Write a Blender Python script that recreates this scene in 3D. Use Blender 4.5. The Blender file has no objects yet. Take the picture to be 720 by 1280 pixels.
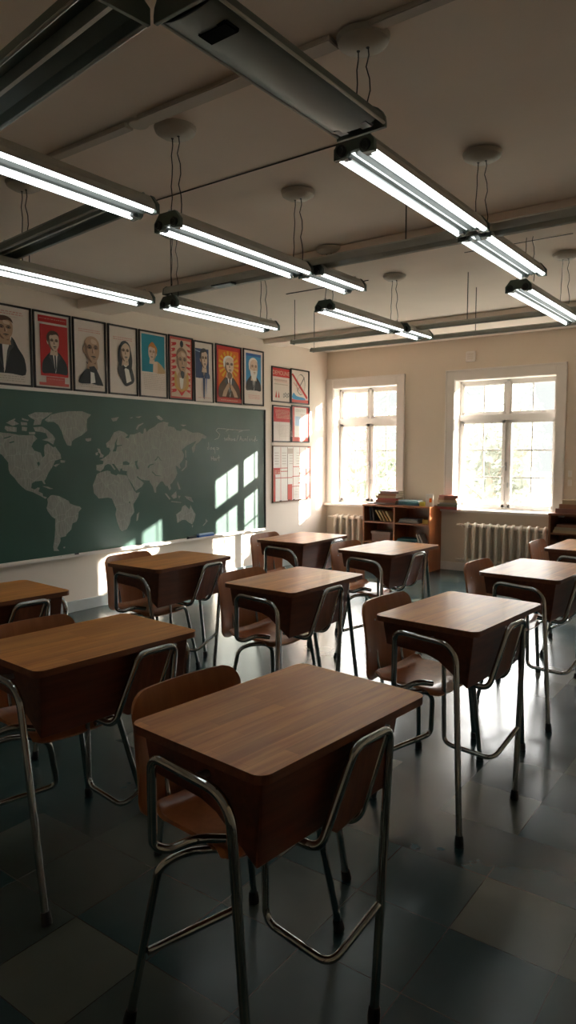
import bpy, bmesh, math, random
from mathutils import Vector, Matrix
from mathutils.geometry import tessellate_polygon
random.seed(7)
S = bpy.context.scene
COL = S.collection
PI = math.pi

# ------------------------------------------------------------------ camera
F_PX = 872.0
PITCH = math.atan(73/872.0); YAW = math.radians(36.25); CAM_H = 1.42
FW = Vector((-math.sin(YAW)*math.cos(PITCH), math.cos(YAW)*math.cos(PITCH), -math.sin(PITCH)))
RT = Vector((math.cos(YAW), math.sin(YAW), 0)); UP = RT.cross(FW)
CAMP = Vector((0, 0, CAM_H))
cd = bpy.data.cameras.new('camera'); cam = bpy.data.objects.new('camera', cd); COL.objects.link(cam)
cd.sensor_fit = 'VERTICAL'; cd.sensor_height = 24; cd.sensor_width = 24; cd.lens = 24*F_PX/1280
cd.clip_start = .02; cd.clip_end = 300
m = Matrix((RT, UP, -FW)).transposed().to_4x4(); m.translation = CAMP
cam.matrix_world = m
S.camera = cam

XW = -5.218          # left wall plane
YW = 8.013           # window wall plane
HC = 2.775           # ceiling height
XR, YB = 1.75, -1.7

def on_wall(u, v, x=XW):
    """survey of the chalkboard wall: photo measurement -> (y, z) on the wall"""
    d = FW*F_PX + RT*(u-360) + UP*(640-v)
    t = (x-CAMP.x)/d.x
    p = CAMP + d*t
    return p.y, p.z

# ------------------------------------------------------------------ materials
def nodes(name):
    m = bpy.data.materials.new(name); m.use_nodes = True
    nt = m.node_tree; b = nt.nodes['Principled BSDF']
    return m, nt, b
def rgba(c): return (c[0], c[1], c[2], 1)
def mat(name, c, rough=.6, metal=0, var=.12, scale=14, bump=0, spec=.5, coat=0, emit=None, es=0):
    m, nt, b = nodes(name)
    tc = nt.nodes.new('ShaderNodeTexCoord'); nz = nt.nodes.new('ShaderNodeTexNoise')
    nz.inputs['Scale'].default_value = scale; nz.inputs['Detail'].default_value = 5
    nt.links.new(tc.outputs['Object'], nz.inputs['Vector'])
    mx = nt.nodes.new('ShaderNodeMix'); mx.data_type = 'RGBA'
    mx.inputs[6].default_value = rgba([k*(1-var) for k in c]); mx.inputs[7].default_value = rgba([min(1, k*(1+var)) for k in c])
    nt.links.new(nz.outputs['Fac'], mx.inputs[0]); nt.links.new(mx.outputs[2], b.inputs['Base Color'])
    b.inputs['Roughness'].default_value = rough; b.inputs['Metallic'].default_value = metal
    b.inputs['Specular IOR Level'].default_value = spec
    if coat: b.inputs['Coat Weight'].default_value = coat; b.inputs['Coat Roughness'].default_value = .15
    if bump:
        bp = nt.nodes.new('ShaderNodeBump'); bp.inputs['Strength'].default_value = bump; bp.inputs['Distance'].default_value = .01
        nt.links.new(nz.outputs['Fac'], bp.inputs['Height']); nt.links.new(bp.outputs['Normal'], b.inputs['Normal'])
    if emit: b.inputs['Emission Color'].default_value = rgba(emit); b.inputs['Emission Strength'].default_value = es
    return m
def wood(name, c1, c2, axis=1, rough=.35, planks=True, coat=.3, scale=1.0):
    """grain runs along axis; optional staves"""
    m, nt, b = nodes(name); L = nt.links.new
    tc = nt.nodes.new('ShaderNodeTexCoord'); mp = nt.nodes.new('ShaderNodeMapping')
    sc = [22*scale]*3; sc[axis] = 1.6*scale
    mp.inputs['Scale'].default_value = sc
    L(tc.outputs['Object'], mp.inputs['Vector'])
    nz = nt.nodes.new('ShaderNodeTexNoise'); nz.inputs['Scale'].default_value = 2.2; nz.inputs['Detail'].default_value = 7; nz.inputs['Distortion'].default_value = .5
    L(mp.outputs['Vector'], nz.inputs['Vector'])
    rp = nt.nodes.new('ShaderNodeValToRGB'); rp.color_ramp.elements[0].position = .3; rp.color_ramp.elements[1].position = .72
    rp.color_ramp.elements[0].color = rgba(c1); rp.color_ramp.elements[1].color = rgba(c2)
    L(nz.outputs['Fac'], rp.inputs['Fac'])
    out = rp.outputs['Color']
    if planks:
        b.inputs['Specular IOR Level'].default_value = .35; m2 = nt.nodes.new('ShaderNodeMapping')
        if axis == 1: m2.inputs['Rotation'].default_value = (0, 0, PI/2)
        L(tc.outputs['Object'], m2.inputs['Vector'])
        bk = nt.nodes.new('ShaderNodeTexBrick'); bk.inputs['Scale'].default_value = 1
        bk.inputs['Brick Width'].default_value = .31; bk.inputs['Row Height'].default_value = .042; bk.inputs['Mortar Size'].default_value = .0004
        bk.inputs['Color1'].default_value = (1, 1, 1, 1); bk.inputs['Color2'].default_value = (.78, .74, .7, 1); bk.inputs['Mortar'].default_value = (.7, .62, .55, 1)
        bk.offset = .37; bk.inputs['Bias'].default_value = 0
        L(m2.outputs['Vector'], bk.inputs['Vector'])
        mx = nt.nodes.new('ShaderNodeMix'); mx.data_type = 'RGBA'; mx.blend_type = 'MULTIPLY'; mx.inputs[0].default_value = 1
        L(out, mx.inputs[6]); L(bk.outputs['Color'], mx.inputs[7]); out = mx.outputs[2]
    L(out, b.inputs['Base Color'])
    b.inputs['Roughness'].default_value = rough; b.inputs['Coat Weight'].default_value = coat; b.inputs['Coat Roughness'].default_value = .2
    return m

M = {}
M['desktop'] = wood('desktop_wood', (.70, .255, .055), (.95, .43, .105), 1, .38, True, .22)
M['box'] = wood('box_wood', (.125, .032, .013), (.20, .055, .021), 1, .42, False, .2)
M['edge'] = wood('edge_wood', (.16, .05, .02), (.24, .08, .03), 1, .4, False, .2)
M['ply'] = wood('plywood', (.38, .125, .042), (.52, .19, .065), 2, .3, False, .35, .6)
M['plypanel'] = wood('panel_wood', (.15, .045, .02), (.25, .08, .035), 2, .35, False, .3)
M['shelf'] = wood('bookcase_wood', (.3, .085, .022), (.44, .14, .04), 2, .38, False, .3)
M['shelfdark'] = wood('dark_bookcase_wood', (.16, .055, .022), (.24, .085, .035), 2, .45, False, .2)
M['chrome'] = mat('chrome', (.46, .48, .47), .07, 1, .1, 30)
M['rubber'] = mat('black_rubber', (.012, .012, .012), .6)
M['slot'] = mat('dark_opening', (.004, .005, .005), .95, spec=.05)
M['screw'] = mat('screw_steel', (.6, .6, .58), .3, 1)
M['ceil'] = mat('ceiling_plaster', (.92, .81, .72), .9, 0, .05, 3, .05, .2)
M['wallpaint'] = mat('cream_wall_paint', (.78, .68, .565), .8, 0, .04, 2.5, .04, .25)
M['wallleft'] = mat('ivory_wall_paint', (.82, .73, .64), .75, 0, .04, 2.5, .04, .25)
M['trim'] = mat('white_gloss_paint', (.86, .80, .75), .4, 0, .04, 9, 0, .4)
M['sashpaint'] = mat('white_window_paint', (.86, .82, .78), .35, 0, .03, 9)
M['skirt'] = mat('skirting_paint', (.42, .45, .45), .5, 0, .06)
M['rad'] = mat('radiator_enamel', (.70, .62, .53), .4, 0, .05, 20)
M['pan'] = mat('grey_green_steel', (.17, .205, .185), .45, .2, .12, 16)
M['panc'] = mat('dark_trough_enamel', (.10, .125, .11), .35, .1, .1, 8)
M['pantop'] = mat('grey_steel_housing', (.52, .50, .44), .5, .1, .15, 12)
M['cap'] = mat('dark_green_plastic', (.10, .135, .11), .4, 0, .2)
M['blackplastic'] = mat('black_plastic', (.02, .024, .022), .35)
M['refl'] = mat('brushed_reflector', (.20, .21, .20), .5, .1, .12, 40)
M['tube'] = mat('lit_tube', (.9, .93, .93), .4, emit=(.93, 1, .99), es=3.0)
M['glowridge'] = mat('glowing_reflector_ridge', (.8, .85, .85), .4, emit=(.93, 1, .99), es=.75)  # emission stands in for bright reflections on the reflector ridges, no lamp
M['wire'] = mat('dark_wire', (.03, .03, .028), .5)
M['canopy'] = mat('ceiling_rose_plastic', (.50, .45, .38), .5, 0, .08)
M['raceway'] = mat('raceway_plastic', (.56, .49, .42), .55, 0, .06)
M['rail'] = mat('galvanised_rail', (.48, .49, .45), .4, .4, .15, 12)
M['frameblack'] = mat('black_frame', (.018, .016, .015), .35)
M['board'] = None
M['chalk'] = None
M['page'] = mat('book_pages', (.70, .62, .48), .85, 0, .1, 60)
M['foliage'] = None
for k, c in dict(paper=(.74, .66, .60), paper2=(.68, .60, .54), red=(.52, .02, .02), red2=(.55, .09, .07), teal=(.01, .26, .36), navy=(.03, .06, .15),
                 blue=(.05, .28, .55), dblue=(.03, .12, .40), orange=(.70, .16, .01), yellow=(.75, .42, .03), skin=(.50, .33, .22), skin2=(.68, .52, .40), skin3=(.36, .22, .13),
                 shade=(.22, .13, .085), ink=(.025, .03, .035), ink2=(.07, .075, .08), hairbr=(.09, .045, .025), hairgin=(.55, .22, .05), white=(.80, .77, .72), grey=(.38, .36, .34),
                 tan=(.52, .34, .18), faint=(.52, .44, .38), pink=(.62, .28, .24), paleblue=(.45, .60, .75), gold=(.55, .33, .08), olive=(.22, .2, .08)).items():
    M[k] = mat('print_'+k, c, .5, 0, .06, 40, 0, .35)

def board_mat():
    m, nt, b = nodes('green_chalkboard'); L = nt.links.new
    tc = nt.nodes.new('ShaderNodeTexCoord'); n1 = nt.nodes.new('ShaderNodeTexNoise'); n1.inputs['Scale'].default_value = 1.6; n1.inputs['Detail'].default_value = 8; n1.inputs['Distortion'].default_value = .8
    L(tc.outputs['Object'], n1.inputs['Vector'])
    r = nt.nodes.new('ShaderNodeValToRGB'); r.color_ramp.elements[0].position = .3; r.color_ramp.elements[1].position = .8
    r.color_ramp.elements[0].color = (.008, .060, .040, 1); r.color_ramp.elements[1].color = (.018, .085, .062, 1)
    L(n1.outputs['Fac'], r.inputs['Fac'])
    # chalk-grey haze painted in towards the right end to pale the sun patches
    sx = nt.nodes.new('ShaderNodeSeparateXYZ'); L(tc.outputs['Object'], sx.inputs[0])
    mr = nt.nodes.new('ShaderNodeMapRange'); mr.inputs['From Min'].default_value = 4.3; mr.inputs['From Max'].default_value = 6.0; mr.inputs['To Min'].default_value = .0; mr.inputs['To Max'].default_value = .17
    L(sx.outputs['Y'], mr.inputs['Value'])
    n2 = nt.nodes.new('ShaderNodeTexNoise'); n2.inputs['Scale'].default_value = 2.2; n2.inputs['Detail'].default_value = 6; L(tc.outputs['Object'], n2.inputs['Vector'])
    mm = nt.nodes.new('ShaderNodeMath'); mm.operation = 'MULTIPLY'; L(mr.outputs['Result'], mm.inputs[0]); L(n2.outputs['Fac'], mm.inputs[1])
    mx = nt.nodes.new('ShaderNodeMix'); mx.data_type = 'RGBA'; mx.inputs[7].default_value = (.62, .60, .58, 1)
    L(mm.outputs[0], mx.inputs[0]); L(r.outputs['Color'], mx.inputs[6]); L(mx.outputs[2], b.inputs['Base Color'])
    b.inputs['Roughness'].default_value = .42; b.inputs['Specular IOR Level'].default_value = .5
    return m
def chalk_mat(name, lo, hi, c):
    m, nt, b = nodes(name); L = nt.links.new
    tc = nt.nodes.new('ShaderNodeTexCoord'); mp = nt.nodes.new('ShaderNodeMapping'); mp.inputs['Rotation'].default_value = (PI/4, 0, 0); mp.inputs['Scale'].default_value = (1, 140, 14)
    L(tc.outputs['Object'], mp.inputs['Vector'])
    n1 = nt.nodes.new('ShaderNodeTexNoise'); n1.inputs['Scale'].default_value = 1; n1.inputs['Detail'].default_value = 4
    L(mp.outputs['Vector'], n1.inputs['Vector'])
    vo = nt.nodes.new('ShaderNodeTexVoronoi'); vo.feature = 'DISTANCE_TO_EDGE'; vo.inputs['Scale'].default_value = 9
    L(tc.outputs['Object'], vo.inputs['Vector'])
    ls = nt.nodes.new('ShaderNodeMath'); ls.operation = 'LESS_THAN'; ls.inputs[1].default_value = .025
    L(vo.outputs['Distance'], ls.inputs[0])
    mr = nt.nodes.new('ShaderNodeMapRange'); mr.inputs['From Min'].default_value = .3; mr.inputs['From Max'].default_value = .7; mr.inputs['To Min'].default_value = lo; mr.inputs['To Max'].default_value = hi
    L(n1.outputs['Fac'], mr.inputs['Value'])
    ad = nt.nodes.new('ShaderNodeMath'); ad.operation = 'MULTIPLY_ADD'; ad.inputs[1].default_value = .12; ad.use_clamp = True
    L(ls.outputs[0], ad.inputs[0]); L(mr.outputs['Result'], ad.inputs[2])
    b.inputs['Base Color'].default_value = rgba(c); b.inputs['Roughness'].default_value = .95
    L(ad.outputs[0], b.inputs['Alpha'])
    return m
M['board'] = board_mat()
M['chalk'] = chalk_mat('chalk_fill', .46, .70, (.52, .53, .48))
M['chalkline'] = chalk_mat('chalk_line', .7, .95, (.62, .64, .60))

def floor_mat():
    m, nt, b = nodes('vinyl_floor_tiles'); L = nt.links.new; N = nt.nodes.new
    tc = N('ShaderNodeTexCoord'); mp = N('ShaderNodeMapping')
    T = .315
    mp.inputs['Location'].default_value = (.785/T, -1.884/T, 0); mp.inputs['Scale'].default_value = (1/T, 1/T, 1)
    L(tc.outputs['Object'], mp.inputs['Vector'])
    fl = N('ShaderNodeVectorMath'); fl.operation = 'FLOOR'; L(mp.outputs['Vector'], fl.inputs[0])
    fr = N('ShaderNodeVectorMath'); fr.operation = 'FRACTION'; L(mp.outputs['Vector'], fr.inputs[0])
    wn = N('ShaderNodeTexWhiteNoise'); wn.noise_dimensions = '2D'; L(fl.outputs[0], wn.inputs['Vector'])
    rp = N('ShaderNodeValToRGB'); rp.color_ramp.interpolation = 'CONSTANT'
    e = rp.color_ramp.elements; e[0].position = 0; e[0].color = (.015, .044, .050, 1); e[1].position = .34; e[1].color = (.026, .056, .058, 1)
    for p, c in ((.60, (.052, .070, .062, 1)), (.80, (.098, .112, .090, 1))):
        x = e.new(p); x.color = c
    L(wn.outputs['Value'], rp.inputs['Fac'])
    nz = N('ShaderNodeTexNoise'); nz.inputs['Scale'].default_value = 5; nz.inputs['Detail'].default_value = 8; L(tc.outputs['Object'], nz.inputs['Vector'])
    mr = N('ShaderNodeMapRange'); mr.inputs['From Min'].default_value = .3; mr.inputs['From Max'].default_value = .75; mr.inputs['To Min'].default_value = .92; mr.inputs['To Max'].default_value = 1.06
    L(nz.outputs['Fac'], mr.inputs['Value'])
    mul = N('ShaderNodeVectorMath'); mul.operation = 'SCALE'; L(rp.outputs['Color'], mul.inputs[0]); L(mr.outputs['Result'], mul.inputs['Scale'])
    # joints
    sp = N('ShaderNodeSeparateXYZ'); L(fr.outputs[0], sp.inputs[0])
    mn = N('ShaderNodeMath'); mn.operation = 'MINIMUM'; L(sp.outputs['X'], mn.inputs[0]); L(sp.outputs['Y'], mn.inputs[1])
    lt = N('ShaderNodeMath'); lt.operation = 'LESS_THAN'; lt.inputs[1].default_value = .009; L(mn.outputs[0], lt.inputs[0])
    mx = N('ShaderNodeMix'); mx.data_type = 'RGBA'; mx.inputs[7].default_value = (.012, .018, .018, 1)
    L(lt.outputs[0], mx.inputs[0]); L(mul.outputs[0], mx.inputs[6]); L(mx.outputs[2], b.inputs['Base Color'])
    r2 = N('ShaderNodeMapRange'); r2.inputs['From Min'].default_value = .3; r2.inputs['From Max'].default_value = .7; r2.inputs['To Min'].default_value = .20; r2.inputs['To Max'].default_value = .27
    L(nz.outputs['Fac'], r2.inputs['Value']); L(r2.outputs['Result'], b.inputs['Roughness'])
    b.inputs['Specular IOR Level'].default_value = .6
    bp = N('ShaderNodeBump'); bp.inputs['Strength'].default_value = .08; bp.inputs['Distance'].default_value = .004
    L(nz.outputs['Fac'], bp.inputs['Height']); L(bp.outputs['Normal'], b.inputs['Normal'])
    return m
M['floor'] = floor_mat()
def glass_mat():
    m = bpy.data.materials.new('window_glass'); m.use_nodes = True; nt = m.node_tree; nt.nodes.clear()
    o = nt.nodes.new('ShaderNodeOutputMaterial'); t = nt.nodes.new('ShaderNodeBsdfTransparent'); g = nt.nodes.new('ShaderNodeBsdfGlossy')
    g.inputs['Roughness'].default_value = .02
    mx = nt.nodes.new('ShaderNodeMixShader'); fr = nt.nodes.new('ShaderNodeValue'); fr.outputs[0].default_value = .05
    t.inputs['Color'].default_value = (.96, .97, .97, 1)
    nt.links.new(fr.outputs[0], mx.inputs[0]); nt.links.new(t.outputs[0], mx.inputs[1]); nt.links.new(g.outputs[0], mx.inputs[2]); nt.links.new(mx.outputs[0], o.inputs[0])
    return m
M['glass'] = glass_mat()
def leaf_mat(name, c):
    m = bpy.data.materials.new(name); m.use_nodes = True; nt = m.node_tree; nt.nodes.clear()
    o = nt.nodes.new('ShaderNodeOutputMaterial'); d = nt.nodes.new('ShaderNodeBsdfDiffuse'); t = nt.nodes.new('ShaderNodeBsdfTranslucent'); mx = nt.nodes.new('ShaderNodeMixShader')
    nz = nt.nodes.new('ShaderNodeTexNoise'); nz.inputs['Scale'].default_value = 1.2
    rp = nt.nodes.new('ShaderNodeValToRGB'); rp.color_ramp.elements[0].color = rgba([k*.7 for k in c]); rp.color_ramp.elements[1].color = rgba([min(1, k*1.25) for k in c])
    tc = nt.nodes.new('ShaderNodeTexCoord'); nt.links.new(tc.outputs['Object'], nz.inputs['Vector']); nt.links.new(nz.outputs['Fac'], rp.inputs['Fac'])
    nt.links.new(rp.outputs[0], d.inputs['Color']); nt.links.new(rp.outputs[0], t.inputs['Color']); mx.inputs[0].default_value = .5
    nt.links.new(d.outputs[0], mx.inputs[1]); nt.links.new(t.outputs[0], mx.inputs[2]); nt.links.new(mx.outputs[0], o.inputs[0])
    return m
M['leafA'] = leaf_mat('pale_green_leaf', (.22, .245, .18)); M['leafB'] = leaf_mat('grey_green_leaf', (.24, .25, .21))
M['bark'] = mat('bark', (.3, .25, .2), .9)
M['lawn'] = mat('lawn', (.15, .16, .13), .95, 0, .2, 3)

# ------------------------------------------------------------------ mesh helpers
class MB:
    def __init__(s): s.v = []; s.f = []; s.mi = []; s.sm = []
    def add(s, vs, fs, mi=0, smooth=False):
        o = len(s.v); s.v += [tuple(v) for v in vs]
        for f in fs: s.f.append([i+o for i in f]); s.mi.append(mi); s.sm.append(smooth)
        return s
    def box(s, a, b, mi=0):
        x0, y0, z0 = a; x1, y1, z1 = b
        x0, x1 = sorted((x0, x1)); y0, y1 = sorted((y0, y1)); z0, z1 = sorted((z0, z1))
        vs = [(x0, y0, z0), (x1, y0, z0), (x1, y1, z0), (x0, y1, z0), (x0, y0, z1), (x1, y0, z1), (x1, y1, z1), (x0, y1, z1)]
        return s.add(vs, [(3, 2, 1, 0), (4, 5, 6, 7), (0, 1, 5, 4), (1, 2, 6, 5), (2, 3, 7, 6), (3, 0, 4, 7)], mi)
    def rbox(s, a, b, r=.004, mi=0, rz=0, tilt=None, pivot=None):
        bm = bmesh.new(); c = [(a[i]+b[i])/2 for i in range(3)]; d = [abs(b[i]-a[i]) for i in range(3)]
        bmesh.ops.create_cube(bm, size=1, matrix=Matrix.Diagonal((d[0], d[1], d[2], 1)))
        bmesh.ops.bevel(bm, geom=bm.edges[:], offset=min(r, min(d)*.45), segments=2, affect='EDGES')
        T = Matrix.Translation(c)
        if rz: T = T @ Matrix.Rotation(rz, 4, 'Z')
        if tilt: T = T @ Matrix.Rotation(tilt[0], 4, tilt[1])
        vs = [T @ v.co for v in bm.verts]
        s.add(vs, [[v.index for v in f.verts] for f in bm.faces], mi, True); bm.free(); return s
    def tube(s, pts, r, n=12, mi=0, close=False, caps=True):
        P = [Vector(p) for p in pts]; T = []
        for i in range(len(P)):
            if close: d = (P[(i+1) % len(P)]-P[i-1])
            else: d = P[min(i+1, len(P)-1)]-P[max(i-1, 0)]
            T.append(d.normalized())
        u = T[0].orthogonal().normalized(); vs = []
        for i, p in enumerate(P):
            u = (u - T[i]*u.dot(T[i])).normalized(); w = T[i].cross(u)
            rr = r[i] if isinstance(r, (list, tuple)) else r
            for k in range(n):
                a = 2*PI*k/n; vs.append(p+(u*math.cos(a)+w*math.sin(a))*rr)
        fs = []; m_ = len(P)
        for i in range(m_ if close else m_-1):
            j = (i+1) % m_
            for k in range(n): fs.append((i*n+k, i*n+(k+1) % n, j*n+(k+1) % n, j*n+k))
        s.add(vs, fs, mi, True)
        if caps and not close:
            s.add(vs[:n], [tuple(range(n))[::-1]], mi); s.add(vs[-n:], [tuple(range(n))], mi)
        return s
    def prism(s, poly, origin, ax, ay, az, h, mi=0):
        """polygon (2D) in plane (ax, ay) extruded h along az"""
        O = Vector(origin); ax = Vector(ax); ay = Vector(ay); az = Vector(az); n = len(poly)
        a = [O+ax*x+ay*y for x, y in poly]; b = [p+az*h for p in a]
        tri = tessellate_polygon([[Vector((x, y, 0)) for x, y in poly]])
        fs = [(i, (i+1) % n, n+(i+1) % n, n+i) for i in range(n)]
        fs += [tuple(t) for t in tri] + [tuple(n+i for i in t)[::-1] for t in tri]
        return s.add(a+b, fs, mi)
    def flat(s, poly, origin, ax, ay, mi=0):
        O = Vector(origin); ax = Vector(ax); ay = Vector(ay)
        tri = tessellate_polygon([[Vector((x, y, 0)) for x, y in poly]])
        return s.add([O+ax*x+ay*y for x, y in poly], [tuple(t) for t in tri], mi)
    def lathe(s, prof, c, n=24, mi=0, flip=1):
        vs = []; fs = []
        for (r, z) in prof:
            for k in range(n): a = 2*PI*k/n; vs.append((c[0]+r*math.cos(a), c[1]+r*math.sin(a), c[2]+z))
        for i in range(len(prof)-1):
            for k in range(n): fs.append((i*n+k, i*n+(k+1) % n, (i+1)*n+(k+1) % n, (i+1)*n+k))
        return s.add(vs, fs, mi, True)
    def disc_ring(s, c, ax, r, w, mi=0, n=20):
        ax = Vector(ax).normalized(); u = ax.orthogonal().normalized(); v = ax.cross(u)
        return s.tube([Vector(c)+(u*math.cos(2*PI*k/n)+v*math.sin(2*PI*k/n))*r for k in range(n)], w, 8, mi, True)
    def build(s, name, mats, parent=None, fixn=True, bevel=0, sharp=40):
        me = bpy.data.meshes.new(name); me.from_pydata(s.v, [], s.f)
        if not isinstance(mats, (list, tuple)): mats = [mats]
        for q in mats: me.materials.append(q)
        me.polygons.foreach_set('material_index', s.mi)
        me.update()
        if fixn:
            bm = bmesh.new(); bm.from_mesh(me); bmesh.ops.recalc_face_normals(bm, faces=bm.faces[:]); bm.to_mesh(me); bm.free()
        me.polygons.foreach_set('use_smooth', s.sm)
        if any(s.sm):
            try: me.set_sharp_from_angle(angle=math.radians(sharp))
            except Exception: pass
        o = bpy.data.objects.new(name, me); COL.objects.link(o)
        if parent: o.parent = parent
        if bevel:
            bv = o.modifiers.new('bevel', 'BEVEL'); bv.width = bevel; bv.segments = 2; bv.limit_method = 'ANGLE'
        return o

def tag(o, label=None, cat=None, group=None, kind=None):
    if label: o['label'] = label
    if cat: o['category'] = cat
    if group: o['group'] = group
    if kind: o['kind'] = kind
    return o
def thing(name, label, cat, loc=(0, 0, 0), rz=0, group=None):
    o = bpy.data.objects.new(name, None); COL.objects.link(o); o.empty_display_size = .1
    o.location = loc; o.rotation_euler = (0, 0, rz); return tag(o, label, cat, group)
def copy_tree(o, parent=None):
    c = o.copy(); COL.objects.link(c)
    if parent: c.parent = parent
    for ch in [x for x in KIDS.get(o.name, [])]: copy_tree(ch, c)
    return c
KIDS = {}
def index_kids():
    KIDS.clear()
    for o in bpy.data.objects:
        if o.parent: KIDS.setdefault(o.parent.name, []).append(o)
def fillet(pts, r, n=6):
    P = [Vector(p) for p in pts]; out = [P[0]]
    for i in range(1, len(P)-1):
        a, b, c = P[i-1], P[i], P[i+1]; d1 = (a-b); d2 = (c-b)
        t = min(r, d1.length*.48, d2.length*.48); p1 = b+d1.normalized()*t; p2 = b+d2.normalized()*t
        for k in range(n+1):
            s_ = k/n; out.append(p1*(1-s_)**2+b*2*s_*(1-s_)+p2*s_**2)
    out.append(P[-1]); return out
def rrect(x0, y0, x1, y1, r, n=5):
    out = []
    for cx, cy, a0 in ((x1-r, y0+r, -PI/2), (x1-r, y1-r, 0), (x0+r, y1-r, PI/2), (x0+r, y0+r, PI)):
        for k in range(n+1): a = a0+PI/2*k/n; out.append((cx+r*math.cos(a), cy+r*math.sin(a)))
    return out
def ell(cx, cy, rx, ry, n=20, rot=0):
    o = []
    for k in range(n):
        a = 2*PI*k/n; x = rx*math.cos(a); y = ry*math.sin(a)
        o.append((cx+x*math.cos(rot)-y*math.sin(rot), cy+x*math.sin(rot)+y*math.cos(rot)))
    return o
def smooth(pts, n=4):
    out = []; N = len(pts)
    for i in range(N):
        p0, p1, p2, p3 = pts[i-1], pts[i], pts[(i+1) % N], pts[(i+2) % N]
        for k in range(n):
            t = k/n
            out.append(tuple(.5*((2*p1[j])+(-p0[j]+p2[j])*t+(2*p0[j]-5*p1[j]+4*p2[j]-p3[j])*t*t+(-p0[j]+3*p1[j]-3*p2[j]+p3[j])*t**3) for j in (0, 1)))
    return out

# ------------------------------------------------------------------ room shell
def struct(name, mb, mats, parent=None, bevel=0):
    o = mb.build(name, mats, parent, bevel=bevel)
    if not parent: o['kind'] = 'structure'
    return o
TH = .215
struct('floor', MB().box((XW-.3, YB-.3, -.12), (XR+.3, YW+.3, 0)), M['floor'])
cb = MB().box((XW-.3, YB-.3, HC), (XR+.3, YW+.3, HC+.12))
struct('ceiling', cb, M['ceil'])
struct('trim_1', MB().box((XW, 3.97, HC-.085), (XR, 4.33, HC)), M['ceil'], bevel=.01)['label'] = 'shallow plaster ceiling beam'
struct('trim_2', MB().box((XW, 6.62, HC-.06), (XR, 6.95, HC)), M['ceil'], bevel=.01)['label'] = 'shallow plaster ceiling beam near the windows'
struct('wall_left', MB().box((XW-.3, YB-.3, -.1), (XW, YW+.3, HC+.1)), M['wallleft'])
struct('wall_right', MB().box((XR, YB-.3, -.1), (XR+.3, YW+.3, HC+.1)), M['wallpaint'])
struct('wall_back', MB().box((XW-.3, YB-.3, -.1), (XR+.3, YB, HC+.1)), M['wallpaint'])
# windows: openings (x0, x1) in the far wall
WZ0, WZ1 = .752, 2.292
WIN = [(-5.112, -4.160), (-3.388, -2.208), (-1.545, -.365)]
wf = MB(); xs = XW-.3
for (a, b) in WIN:
    wf.box((xs, YW, -.1), (a, YW+TH, HC+.1)); wf.box((a, YW, -.1), (b, YW+TH, WZ0)); wf.box((a, YW, WZ1), (b, YW+TH, HC+.1)); xs = b
wf.box((xs, YW, -.1), (XR+.3, YW+TH, HC+.1))
struct('wall_far', wf, M['wallpaint'])
struct('baseboard_left', MB().box((XW, YB, 0), (XW+.018, YW, .10)), M['skirt'], bevel=.004)
struct('baseboard_far', MB().box((XW+.018, YW-.018, 0), (XR, YW, .10)), M['trim'], bevel=.004)
struct('baseboard_right', MB().box((XR-.018, YB, 0), (XR, YW-.018, .10)), M['skirt'], bevel=.004)

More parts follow.
